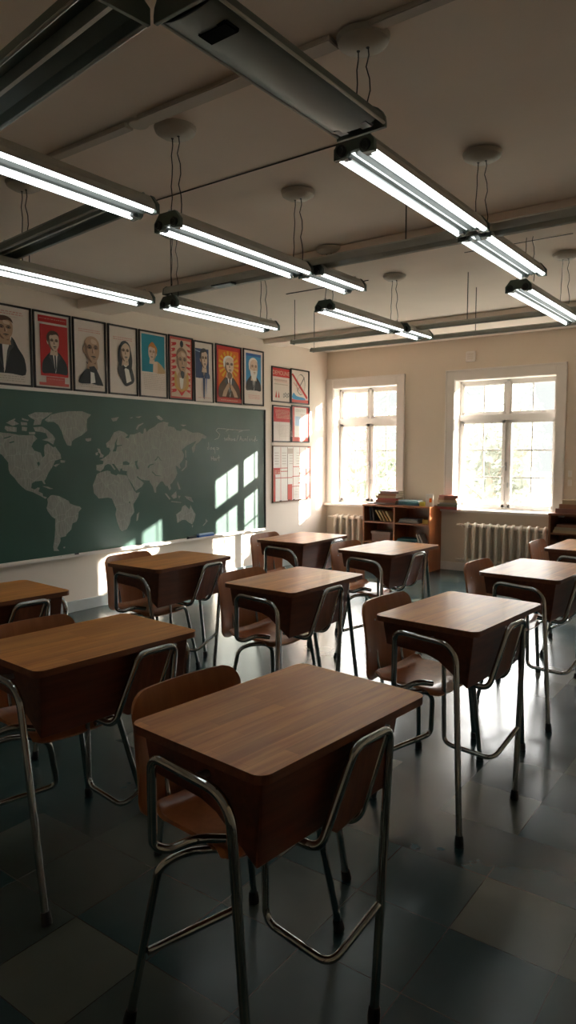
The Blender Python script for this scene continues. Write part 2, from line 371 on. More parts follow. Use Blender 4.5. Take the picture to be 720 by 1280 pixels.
YG = YW+.177
def window(i, a, b):
    # casing: flat outer board plus raised back-band
    w = .10; mb = MB()
    top = WZ1+w+.01
    for (x0, x1, z0, z1) in ((a-w, a, WZ0, top), (b, b+w, WZ0, top), (a, b, WZ1, top)):
        mb.rbox((x0, YW-.022, z0), (x1, YW, z1), .004)
    mb.rbox((a-w-.012, YW-.034, WZ0), (a-w+.006, YW, top+.012), .004); mb.rbox((b+w-.006, YW-.034, WZ0), (b+w+.012, YW, top+.012), .004)
    mb.rbox((a-w-.012, YW-.034, top-.004), (b+w+.012, YW, top+.014), .004)
    # reveal lining
    t = .006
    mb.box((a, YW-.005, WZ0), (a+t, YG, WZ1)); mb.box((b-t, YW-.005, WZ0), (b, YG, WZ1)); mb.box((a, YW-.005, WZ1-t), (b, YG, WZ1))
    o = struct('window_%d' % (i+1), mb, M['trim'])
    s_ = MB().rbox((a-w-.04, YW-.075, WZ0-.032), (b+w+.04, YW, WZ0), .006)
    s_.box((a, YW-.001, WZ0-.02), (b, YG, WZ0+.004)); s_.build('window_sill', M['trim'], o)
    # fixed frame with transom and mullion
    c = (a+b)/2 if i else (a+b)/2+.003
    zt0, zt1 = 1.815, 1.885
    fr = MB(); e = .032; d0, d1 = YG-.025, YG+.022
    fr.rbox((a, d0, WZ0), (a+e, d1, WZ1), .004); fr.rbox((b-e, d0, WZ0), (b, d1, WZ1), .004)
    fr.rbox((a, d0, WZ0), (b, d1, WZ0+e), .004); fr.rbox((a, d0, WZ1-e), (b, d1, WZ1), .004)
    fr.rbox((a, d0-.022, zt0), (b, d1, zt1), .006); fr.rbox((c-.022, d0, zt1), (c+.022, d1, WZ1), .004); fr.rbox((c-.02, d0+.02, WZ0), (c+.02, d1, zt0), .004)
    fr.build('window_frame', M['sashpaint'], o)
    for side in (0, 1):
        x0, x1 = (a+e, c-.02) if side == 0 else (c+.02, b-e)
        for (z0, z1, rows, sw) in ((WZ0+e, zt0, 3, .036), (zt1, WZ1-e, 1, .03)):
            sh = MB(); y0, y1 = YG-.02, YG+.014
            ov = .012 if rows == 3 else 0
            sh.rbox((x0, y0-ov, z0), (x0+sw, y1, z1), .004); sh.rbox((x1-sw, y0-ov, z0), (x1, y1, z1), .004)
            sh.rbox((x0, y0-ov, z0), (x1, y1, z0+sw), .004); sh.rbox((x0, y0-ov, z1-sw), (x1, y1, z1), .004)
            so = sh.build('sash', M['sashpaint'], o)
            mu = MB(); xm = (x0+x1)/2; g = .0075
            mu.box((xm-g, YG-.005, z0+sw), (xm+g, YG+.005, z1-sw))
            for k in range(1, rows):
                z = z0+sw+(z1-z0-2*sw)*k/rows; mu.box((x0+sw, YG-.005, z-g), (x1-sw, YG+.005, z+g))
            mu.build('glazing_bar', M['sashpaint'], so)
            MB().box((x0+sw*.7, YG+.001, z0+sw*.7), (x1-sw*.7, YG+.004, z1-sw*.7)).build('pane', M['glass'], so)
    h = MB().rbox((c-.012, YG-.05, 1.22), (c+.012, YG-.03, 1.32), .004).tube([(c, YG-.04, 1.27), (c, YG-.075, 1.27), (c-.035, YG-.078, 1.262)], .007, 8)
    h.rbox((c+.018, YG-.048, 1.02), (c+.034, YG-.034, 1.08), .003); h.build('window_handle', M['screw'], o)
for i, (a, b) in enumerate(WIN): window(i, a, b)

# ------------------------------------------------------------------ tubes of the desks and chairs
TR = .0115
def foot(parent, p, d):
    p = Vector(p); d = Vector(d).normalized()
    mb = MB().tube([p+Vector((0, 0, .001)), p+d*.010, p+d*.036, p+d*.040], [.0165, .017, .0148, .013], 14)
    return mb.build('rubber_foot', M['rubber'], parent)
def leg_start(f, t): # lift tube end into the rubber foot
    f = Vector(f); t = Vector(t); return f+(t-f).normalized()*.012

def make_desk(bfoot, ys, cfy, ybr, far_leg):
    root = thing('student_desk', 'desk', 'desk')
    top = MB(); P = rrect(-.226, -.332, .226, .330, .032, 6)
    top.prism(P, (0, 0, .738), (1, 0, 0), (0, 1, 0), (0, 0, 1), .022)
    for k, f in enumerate(top.f): top.mi[k] = 1 if len(f) == 4 else 0
    top.build('desktop', [M['desktop'], M['edge']], root, bevel=.0035)
    # open-backed book box, slightly tapered
    bx = MB(); t = .014; zt = .738
    xb, xt, yt, yb = .172, .200, .305, .292
    prof = lambda: [(-.200, zt), (xt, zt), (xb, .524), (.05, .612), (.0, .628), (-.185, .640)]
    def plate(y, yt_):      # end panel following the stepped bottom
        P_ = prof(); n = len(P_); vs = []
        for (yy, sh) in ((y, 0), (y+(t if y < 0 else -t), 0)):
            for (x_, z_) in P_:
                f_ = (zt-z_)/(zt-.524); vs.append((x_, yy+(yt_-y)*(1-f_)*(1), z_))
        bx.add(vs, [tuple(range(n))[::-1], tuple(range(n, 2*n))]+[(i, (i+1) % n, n+(i+1) % n, n+i) for i in range(n)])
    plate(-yb, -yt); plate(ybr, ybr+.012)
    P_ = prof()[1:]; A = [(x_, z_) for x_, z_ in P_]; I = [(xt-t, zt), (xb-t, .524+t*1.6), (.05-t*.3, .612+t), (.0, .628+t), (-.185, .640+t)]
    y0_, y1_ = -yb, ybr; n = len(A)
    vs = []
    for yy, yt_ in ((y0_, -yt), (y1_, ybr+.012)):
        for L_ in (A, I):
            for (x_, z_) in L_:
                f_ = (zt-z_)/(zt-.524); vs.append((x_, yy+(yt_-yy)*(1-f_), z_))
    fs = []
    for i in range(n-1):
        fs.append((i, i+1, 2*n+i+1, 2*n+i)); fs.append((n+i, n+i+1, 3*n+i+1, 3*n+i))
        fs.append((i, i+1, n+i+1, n+i)); fs.append((2*n+i, 2*n+i+1, 3*n+i+1, 3*n+i))
    fs += [(0, 2*n, 3*n, n), (n-1, 3*n-1, 4*n-1, 2*n-1)]
    bx.add(vs, fs)
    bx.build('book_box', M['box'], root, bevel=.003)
    # end frames: inverted U with one long leg, the other end hooking under the box
    f = (bfoot[0], bfoot[1], 0); a = (.152, -.352, .702)
    path = [leg_start(f, a), a, (-.112, -.352, .716), (-.120, -.345, .487), (-.095, -.315, .474), (-.055, -.262, .498), (-.028, -.198, .478)]
    pf = fillet(path[:3], .075, 8)[:-1]+fillet([path[1]]+path[2:], .04, 6)[1:]
    o = MB().tube(pf, TR, 14).build('end_frame', M['chrome'], root)
    MB().tube([(.03, -.352, .706), (.03, -.300, .700)], .008, 10).build('mounting_stub', M['screw'], o)
    foot(o, f, Vector(a)-Vector(f))
    f1, a1, f2, a2 = (-.15, .475, 0), (-.115, ybr+.06, .700), (.085, .50, 0), (.15, ybr+.06, .700)
    o = MB().tube(fillet([leg_start(f1, a1), a1, a2, leg_start(f2, a2) if far_leg else Vector((.135, ybr+.055, .56))], .07, 8), TR, 14).build('end_frame', M['chrome'], root)
    MB().tube([(.03, ybr+.06, .70), (.03, ybr, .70)], .008, 10).build('mounting_stub', M['screw'], o)
    foot(o, f1, Vector(a1)-Vector(f1))
    if far_leg: foot(o, f2, Vector(a2)-Vector(f2))
    # side frame with an inclined wooden panel
    y0, y1 = ys; yl = y0-.055
    f = (.252, cfy, 0); a = (.247, y1, .738)
    sf = MB().tube(fillet([(.07, yl-.055, .520), (.202, yl-.02, .500), (.247, y0, .738), a, leg_start(f, a)], .034, 7), TR, 14)
    o = sf.build('side_frame', M['chrome'], root)
    MB().tube(fillet([(.247, y1-.02, .726), (.213, y1-.075, .53), (.19, y1-.085, .508), (.09, y1-.09, .505)], .03, 5), .009, 12).build('inner_strut', M['chrome'], o)
    foot(o, f, Vector(a)-Vector(f))
    pn = MB(); q = [Vector(p) for p in ((.212, yl, .545), (.244, y0+.006, .722), (.244, y1-.018, .722), (.217, y1-.078, .552), (.206, y1-.12, .527), (.208, yl+.03, .524))]
    n_ = (q[1]-q[0]).cross(q[2]-q[0]).normalized()*.008
    pn.add([p-n_*.5 for p in q]+[p+n_*.5 for p in q], [(0, 1, 2, 3, 4, 5), (11, 10, 9, 8, 7, 6)]+[(i, (i+1) % 6, 6+(i+1) % 6, 6+i) for i in range(6)])
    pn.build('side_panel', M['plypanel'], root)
    k_ = Vector(f).lerp(Vector(a), .30/.738)
    st = MB().tube(fillet([k_, (.222, y0-.06, .215), (.0, y0-.045, .215), (-.012, y0-.04, .628)], .04, 6), .0098, 12)
    st.build('stretcher', M['chrome'], root)
    for y in (y0+.02, y1+.012): MB().tube([(.226, y, .732), (.236, y, .732)], .006, 8).build('screw', M['screw'], root)
    return root

def make_chair():
    root = thing('school_chair', 'chair', 'chair')
    # curved plywood backrest
    def sheet(fn, nu, nv, th, keep=None):
        mb = MB(); P = [[Vector(fn(i/nu, j/nv)) for j in range(nv+1)] for i in range(nu+1)]
        N = []
        for i in range(nu+1):
            r = []
            for j in range(nv+1):
                du = P[min(i+1, nu)][j]-P[max(i-1, 0)][j]; dv = P[i][min(j+1, nv)]-P[i][max(j-1, 0)]
                r.append(du.cross(dv).normalized())
            N.append(r)
        A = [P[i][j]+N[i][j]*th/2 for i in range(nu+1) for j in range(nv+1)]; B = [P[i][j]-N[i][j]*th/2 for i in range(nu+1) for j in range(nv+1)]
        W = nv+1; K = len(A); fs = []
        for i in range(nu):
            for j in range(nv):
                q = (i*W+j, i*W+j+1, (i+1)*W+j+1, (i+1)*W+j); fs.append(q); fs.append(tuple(K+x for x in q[::-1]))
        rim = [(i, 0) for i in range(nu)]+[(nu, j) for j in range(nv)]+[(i, nv) for i in range(nu, 0, -1)]+[(0, j) for j in range(nv, 0, -1)]
        for k in range(len(rim)):
            a = rim[k][0]*W+rim[k][1]; b_ = rim[(k+1) % len(rim)]; b = b_[0]*W+b_[1]
            fs.append((a, K+a, K+b, b))
        return mb.add(A+B, fs, 0, True)
    def corner(u, w, r):  # maps unit square to rounded rectangle extents: half-height factor at u
        x = u*w; e = min(x, w-x)
        if e < r: return r-math.sqrt(max(0, r*r-(r-e)**2))
        return 0
    y0, y1, z0, z1 = -.235, .170, .425, .772
    def back(u, v):
        uu = .5-.5*math.cos(PI*u); w = y1-y0; c = corner(uu, w, .06)
        z = z0+c+(z1-z0-2*c)*v; y = y0+w*uu
        bow = .028*(1-(2*uu-1)**2); lean = -.035*((z-z0)/(z1-z0))
        return (-.318-bow+lean+.010*math.sin(PI*v), y, z)
    b = sheet(back, 26, 12, .011).build('backrest', M['ply'], root, sharp=60)
    sl = MB().rbox((-.372, .095, .752), (-.340, .125, .756), .001); 
    x0, x1 = -.315, .0
    def seat(u, v):
        vv = .5-.5*math.cos(PI*v); w = .36; c = corner(vv, w, .05); x = x0+c*.6+(x1-x0-c*1.2)*u; y = -.205+w*vv
        z = .452-.012*math.sin(PI*vv)+(.022*max(0, (.12-u)/.12)**2)-.02*max(0, (u-.85)/.15)**2
        return (x, y, z)
    sheet(seat, 16, 20, .011).build('seat', M['ply'], root, sharp=60)
    # frames
    r = .0105
    A = (-.206, -.362, 0); At = (-.128, -.322, .425)
    fr = MB().tube(fillet([leg_start(A, At), At, (-.105, -.262, .443), (-.06, -.19, .438), (-.062, -.128, .40), (-.09, -.085, .215), (-.158, -.338, .20)], .035, 6), r, 12)
    o = fr.build('leg', M['chrome'], root); foot(o, A, Vector(At)-Vector(A))
    for f, t in (((-.30, .185, 0), (-.27, .12, .437)), ((-.02, .262, 0), (0, .12, .437))):
        q = MB().tube(fillet([leg_start(f, t), t, (t[0], .02, .437)], .03, 5), r, 12)
        o = q.build('leg', M['chrome'], root); foot(o, f, Vector(t)-Vector(f))
    f, t = (-.37, -.23, 0), (-.285, -.15, .437)
    ur = MB()
    for y in (-.13, .07): MB().tube(fillet([(-.05, y, .437), (-.325, y, .437), (-.372, y, .70)], .04, 6), .008, 10).build('back_support', M['chrome'], root)
    for y in (-.13, .07):
        MB().tube([(-.352, y, .68), (-.362, y, .682)], .007, 10).build('rivet', M['screw'], root)
    return root

R5 = math.radians
DESKS = [  # x, y, rotation, desk label, chair label
    (-1.05, 1.425, -5, 'large foreground school desk with chrome frame, nearest the camera', 'bent plywood chair tucked behind the nearest desk'),
    (-1.135, 2.80, -4, 'school desk with glossy top behind and right of the nearest desk', 'reddish plywood chair with whole curved back visible behind the glossy right-middle desk'),
    (-2.035, 1.56, -4, 'dark school desk at the left edge beside the nearest desk', 'plywood chair with only its top rail showing behind the large left desk'),
    (-2.13, 2.98, -1, 'school desk in the middle of the room behind the left desk', 'plywood chair behind the desk in the middle of the room'),
    (-3.15, 3.06, 1, 'school desk in front of the chalkboard with dark shaded top', 'plywood chair just under the chalkboard, behind the desk facing the board'),
    (-2.32, 4.38, -3, 'school desk in front of the low open bookcase', 'plywood chair beside the desk in front of the low open bookcase'),
    (-1.19, 4.07, -3, 'school desk with white window glare on its top at the right', 'plywood chair behind the right desk with window glare'),
    (-3.07, 1.76, -5, 'small cut-off school desk at the far left below the chalkboard', None),
    (-3.15, 4.50, 2, 'school desk by the wall under the red poster group', 'plywood chair behind the desk below the red posters'),
    (-1.20, 5.30, 0, 'farthest right school desk, cut off by the edge near the radiator', 'small plywood chair in front of the long radiator'),
]
VAR = {0: 'A', 1: 'B', 2: 'C', 3: 'B', 4: 'C', 5: 'B', 6: 'B', 7: 'C', 8: 'C', 9: 'B'}
SPEC = {'A': ((.20, -.34), (-.035, .112), .045, .21, False), 'B': ((.24, -.47), (-.092, .062), .0, .20, True), 'C': ((.29, -.36), (.035, .195), .10, .285, False)}
PROTO = {k: make_desk(*v) for k, v in SPEC.items()}
chair0 = make_chair(); index_kids()
used = set()
for i, (x, y, a, ld, lc) in enumerate(DESKS):
    v = VAR[i]
    d = copy_tree(PROTO[v]) if v in used else PROTO[v]; used.add(v)
    d.location = (x, y, 0); d.rotation_euler = (0, 0, R5(a)); tag(d, ld, 'desk', 'school desks in rows')
    if lc:
        c = copy_tree(chair0) if 'chair' in used else chair0; used.add('chair')
        c.location = (x, y, 0); c.rotation_euler = (0, 0, R5(a)); tag(c, lc, 'chair', 'plywood chairs tucked under the desks')

# ------------------------------------------------------------------ suspended lights
def sweep_y(mb, prof, y0, y1, mi=0, closed=True, smooth_=False):
    n = len(prof); vs = [(x, y0, z) for x, z in prof]+[(x, y1, z) for x, z in prof]
    fs = [(i, (i+1) % n, n+(i+1) % n, n+i) for i in range(n if closed else n-1)]
    if closed:
        tri = tessellate_polygon([[Vector((x, z, 0)) for x, z in prof]])
        fs += [tuple(t) for t in tri]+[tuple(n+i for i in t)[::-1] for t in tri]
    return mb.add(vs, fs, mi, smooth_)
def wires(parent, zb, roses, sep=.022):
    for (x, y) in roses:
        cn = MB().lathe([(0, 0), (.070, 0), (.088, -.008), (.082, -.026), (.055, -.042), (.0, -.045)], (x, y, HC-parent.location.z), 28)
        c = cn.build('ceiling_rose', M['canopy'], parent)
        w = MB(); zt = HC-parent.location.z-.03
        for s_ in (-1, 1):
            pts = [(x+s_*sep*.8, y, zt)]
            for k in range(1, 8):
                t = k/8; pts.append((x+s_*sep*(.8+.5*t)+(.006*math.sin(k*1.9+s_) if s_ > 0 else 0), y+.004*math.sin(k*2.3), zt+(zb-zt)*t))
            pts.append((x+s_*sep*1.3, y, zb)); w.tube(pts, .0022, 6)
            w.tube([(x+s_*sep*.8, y, zt-.004), (x+s_*sep*.8, y, zt-.016)], .006, 8)
        w.build('suspension_wire', M['wire'], parent)
def lit_light(label, x, y0, y1, zb, roses=(), rot=0, group='lit fluorescent lights'):
    L = y1-y0; cy = (y0+y1)/2
    root = thing('fluorescent_light', label, 'light', (x, cy, zb), R5(rot), group)
    h = L/2; W = .074
    hs = MB()
    out = [(-W, 0.004), (-W*.93, .028), (-.045, .062), (.045, .062), (W*.93, .028), (W, .004), (W-.004, .006), (W*.88, .030), (.042, .056), (-.042, .056), (-W*.88, .030), (-W+.004, .006)]
    sweep_y(hs, out, -h+.01, h-.01); hs.build('housing', M['pantop'], root)
    rf = MB()   # ribbed reflector between the tubes
    pr_ = [(-.066, .020), (-.050, .036), (-.040, .012), (-.028, .030), (-.012, .030), (0, .004), (.012, .030), (.028, .030), (.040, .012), (.050, .036), (.066, .020)]
    sweep_y(rf, pr_, -h+.014, h-.014, 0, False); rf.build('reflector', M['refl'], root)
    for s_ in (-1, 1):
        tb = MB().tube([(s_*.060, -h+.02, .006), (s_*.060, h-.02, .006)], .0115, 16); tb.build('tube', M['tube'], root)
        tb = MB().tube([(s_*.020, -h+.02, .020), (s_*.020, h-.02, .020)], .006, 12); tb.build('glow_ridge', M['glowridge'], root)  # second strip is an added glow along the reflector ridge
    for s_ in (-1, 1):
        ec = MB(); a, b = s_*(h-.012), s_*(h+.006)
        prof = [(-W-.002, -.006), (-W-.002, .030), (-.046, .066), (.046, .066), (W+.002, .030), (W+.002, -.006), (.03, -.002), (.018, .012), (-.018, .012), (-.03, -.002)]
        sweep_y(ec, prof, min(a, b), max(a, b))
        e = ec.build('end_cap', M['cap'], root, bevel=.002)
        for sx in (-1, 1):
            so = MB().tube([(sx*.045, s_*(h-.0), .018), (sx*.045, s_*(h+.014), .018)], .019, 18)
            so.disc_ring((sx*.045, s_*(h+.014), .018), (0, 1, 0), .013, .004)
            so.rbox((sx*.045-.017, s_*(h-.035), -.002), (sx*.045+.017, s_*(h+.004), .012), .003)
            so.build('lamp_socket', M['blackplastic'], e)
        hk = MB().disc_ring((.01*s_, s_*(h-.02), .072), (0, 1, 0), .009, .0025); hk.build('hook', M['screw'], root)
    inv = root.matrix_basis
    R = Matrix.Rotation(-R5(rot), 3, 'Z')
    wires(root, .062, [tuple((R @ Vector((rx-x, ry-cy, 0)))[:2]) for rx, ry in roses])
    return root
lit_light('largest lit tube light of the right row, at the upper right of the photo', -1.215, 2.02, 3.03, 2.385, [(-1.215, 2.07)])
lit_light('short lit tube light just beyond the large upper right light, second in its row', -1.235, 3.10, 3.95, 2.385, [(-1.225, 3.15)])
lit_light('lit tube light farthest along the right row, above the right window', -1.385, 4.17, 5.45, 2.37, [(-1.35, 4.25), (-1.35, 5.02)])
lit_light('lit tube light entering from the upper left edge of the photo', -2.125, .78, 1.95, 2.35, [(-2.125, 1.0)])
lit_light('long lit tube light in the centre, wires dropping to its dark green end cap', -2.165, 2.11, 3.07, 2.35, [(-2.165, 2.16), (-2.165, 3.04)])
lit_light('short lit tube light joined to the far end of the central light', -2.125, 3.10, 3.55, 2.35, [])
lit_light('lower lit tube light at the left edge above the portrait posters', -3.20, 1.75, 2.93, 2.31, [(-3.2, 2.13)])
lit_light('lit tube light hanging above the blue and sunburst portrait posters', -3.15, 3.07, 4.09, 2.31, [(-3.15, 3.12), (-3.15, 4.0)])
lit_light('lit tube light in the back centre, starting above the red poster group', -2.575, 3.92, 4.93, 2.36, [(-2.575, 3.97), (-2.56, 4.86)])
lit_light('smallest lit tube light, joined beyond the back centre light', -2.545, 4.96, 5.37, 2.36, [])

def dark_light(label, x, y, L, zb, rz, W=.082, roses=()):
    root = thing('unlit_light_trough', label, 'light', (x, y, zb), rz, 'unlit light troughs')
    h = L/2
    hs = MB(); out = []
    for k in range(13):
        a = PI*k/12; out.append((-W*math.cos(a), .012+.058*math.sin(a)))
    inn = [(x_*.95, z_*.93) for x_, z_ in reversed(out)]
    sweep_y(hs, out+inn, -h, h, 0, True, True); hs.build('housing', M['pan'], root, sharp=50)
    lv = MB(); out = []
    for k in range(11):
        a = PI*k/10; out.append((-W*.97*math.cos(a), .010-.016*math.sin(a)))
    out2 = [(x_, z_+.004) for x_, z_ in reversed(out)]
    sweep_y(lv, out+out2, -h+.01, h-.04, 0, True, True); lv.build('cover_louvre', M['panc'], root, sharp=50)
    for s_ in (-1, 1):
        lp = MB().tube([(s_*W, -h, .008), (s_*W, h, .008)], .0045, 8); lp.build('side_lip', M['rail'], root)
        ec = MB(); out = [(-W-.004, -.004)]+[(-(W+.004)*math.cos(PI*k/12), .012+.064*math.sin(PI*k/12)) for k in range(13)]+[(W+.004, -.004)]
        a, b = s_*h, s_*(h+.012); sweep_y(ec, out, min(a, b), max(a, b)); e = ec.build('end_cap', M['pan'], root, bevel=.002)
        if s_ > 0:
            for sx in (-.04, .04): MB().rbox((sx-.02, h-.05-.015, -.004), (sx+.02, h-.02, .05), .004).build('lamp_socket', M['blackplastic'], e)
        else: MB().rbox((-.035, -h+.075, -.009), (.055, -h+.125, .02), .004).build('cable_slot', M['slot'], e)
    R = Matrix.Rotation(-rz, 3, 'Z')
    if roses: wires(root, .07, [tuple((R @ Vector((rx-x, ry-y, 0)))[:2]) for rx, ry in roses])
    return root
dark_light('dark unlit light trough running overhead into the upper right lit light', -1.135, 1.54, .74, 2.39, R5(-1), .082, [(-1.14, 1.30)])
def open_channel(label, x, y, L, zb, rz, W, roses=()):
    root = thing('open_light_channel', label, 'light', (x, y, zb), rz, 'open cross channels')
    h = L/2; hs = MB()
    out = [(-W, 0), (-W, .03), (-W*.55, .055), (W*.55, .055), (W, .03), (W, 0), (W-.008, 0), (W-.012, .026), (W*.5, .048), (-W*.5, .048), (-W+.012, .026), (-W+.008, 0)]
    sweep_y(hs, out, -h, h); hs.build('housing', M['pan'], root)
    rb = MB().box((-.006, -h+.01, .012), (.006, h-.01, .047)); rb.build('centre_rib', M['rail'], root)
    lp = MB()
    for s_ in (-1, 1): lp.tube([(s_*W, -h, 0), (s_*W, h, 0)], .005, 8)
    lp.build('side_lip', M['rail'], root)
    for s_ in (-1, 1):
        ec = MB(); a, b = s_*h, s_*(h+.010)
        sweep_y(ec, [(-W-.004, -.006), (-W-.004, .032), (-W*.55, .06), (W*.55, .06), (W+.004, .032), (W+.004, -.006)], min(a, b), max(a, b)); ec.build('end_cap', M['pan'], root, bevel=.002)
        hk = MB().disc_ring((0, s_*(h-.03), .068), (1, 0, 0), .011, .003); hk.tube([(0, s_*(h-.03), .055), (0, s_*(h-.03), .062)], .004, 8); hk.build('hook', M['screw'], root)
    R = Matrix.Rotation(-rz, 3, 'Z')
    if roses: wires(root, .06, [tuple((R @ Vector((rx-x, ry-y, 0)))[:2]) for rx, ry in roses])
    return root
ch1 = open_channel('dark open light channel crossing the top left corner of the photo', -1.85, 1.152, 1.20, 2.39, R5(83), .078, [(-2.3, 1.18)])
open_channel('dark open light channel between the two left lit lights', -2.72, 1.945, .98, 2.375, R5(83.3), .060, [])
MB().rbox((-.04, -.66, .060), (.05, -.55, .067), .002).rbox((-.006, -.66, .03), (0, -.60, .067), .002).build('angle_plate', M['canopy'], ch1)
MB().disc_ring((.02, -.635, .045), (0, 0, 1), .013, .0045).tube([(.02, -.635, .02), (.02, -.635, .07)], .004, 8).build('eye_bolt', M['screw'], ch1)

def rail(label, y, x0, x1, z, w, hh, drop=None):
    root = thing('ceiling_rail', label, 'rail', ((x0+x1)/2, y, z), PI/2, 'suspended cross rails')
    h = (x1-x0)/2; mb = MB()
    out = [(-w, 0), (-w*.9, hh*.7), (-w*.4, hh), (w*.4, hh), (w*.9, hh*.7), (w, 0), (w*.75, .004), (w*.6, hh*.55), (0, hh*.35), (-w*.6, hh*.55), (-w*.75, .004)]
    sweep_y(mb, out, -h, h); mb.build('rail_body', M['rail'], root)
    cp = MB()
    for s_ in (-1, 1): sweep_y(cp, [(-w-.002, -.002), (-w*.9, hh*.72), (-w*.4, hh+.003), (w*.4, hh+.003), (w*.9, hh*.72), (w+.002, -.002)], min(s_*h, s_*(h+.008)), max(s_*h, s_*(h+.008)))
    cp.build('end_plate', M['pan'], root)
    hg = MB(); zt = HC-z
    for yy in [h-.02-k*1.6 for k in range(int(2*h/1.6)+1)]:
        hg.tube([(0, yy, hh-.003), (0, yy, zt)], .003, 6)
    hg.build('hanger_rod', M['wire'], root)
    return root
r1 = rail('long grey cross rail spanning the room behind the central lights', 3.13, -3.21, XR-.05, 2.395, .048, .05)
MB().rbox((-.03, 1.93, -.002), (.03, 2.08, .012), .003).build('joint_sleeve', M['blackplastic'], r1)
rail('thin grey cross rail near the windows, the nearer of two', 5.12, -3.70, XR-.05, 2.392, .030, .035)
rail('thin grey cross rail nearest the window wall', 5.62, -3.83, XR-.05, 2.392, .032, .035)

# raceways on the ceiling
rw = MB(); 
for x0, x1, w in ((-3.0, -2.30, .024), (-2.22, -1.30, .034), (-1.2, XR, .024)): rw.rbox((x0, 2.03-w, HC-.020), (x1, 2.03+w, HC), .003)
o = rw.build('cable_raceway', M['raceway']); tag(o, 'flat plastic cable raceway running across the ceiling past the round roses', 'cable cover')
o = MB().lathe([(0, 0), (.04, 0), (.045, -.006), (.04, -.012), (0, -.013)], (-2.26, 2.045, HC), 20).build('junction_cover', M['raceway']); tag(o, 'small flat junction cover on the ceiling raceway', 'cover')
o = MB().rbox((-3.15, 2.697, HC-.005), (-1.62, 2.703, HC), .001).build('ceiling_cable', M['wire']); tag(o, 'thin dark cable line crossing the ceiling above the central light', 'cable')
for (x0, x1, y, l) in ((-3.6, -2.8, 4.88, 'short thin dark cable on the ceiling above the back centre light'), (-1.9, -1.2, 4.6, 'thin cable on the ceiling beyond the round rose at right')):
    o = MB().rbox((x0, y, HC-.006), (x1, y+.008, HC), .001).build('ceiling_cable', M['wire']); tag(o, l, 'cable')

# ------------------------------------------------------------------ chalkboard
BY0, BY1, BZ0, BZ1 = 1.55, 6.600, .530, 1.940
XB = XW+.026
bd = thing('chalkboard', 'long green chalkboard with a chalk world map on the left wall', 'chalkboard', (0, 0, 0))
MB().box((XW, BY0, BZ0), (XB, BY1, BZ1)).build('writing_surface', M['board'], bd)
fr = MB().rbox((XW, BY0-.02, BZ1), (XB+.012, BY1+.025, BZ1+.028), .004).rbox((XW, BY0-.02, BZ0-.028), (XB+.006, BY1+.025, BZ0), .004)
fr.build('top_and_bottom_rail', M['trim'], bd)
sf = MB().rbox((XW, BY1, BZ0), (XB+.010, BY1+.022, BZ1), .003); q = sf.build('side_rail', M['frameblack'], bd); q['label'] = 'black side rail'
MB().rbox((XB+.001, BY0, BZ0-.024), (XB+.06, BY1, BZ0-.012), .004).rbox((XB+.054, BY0, BZ0-.024), (XB+.062, BY1, BZ0-.002), .003).build('chalk_tray', M['trim'], bd)

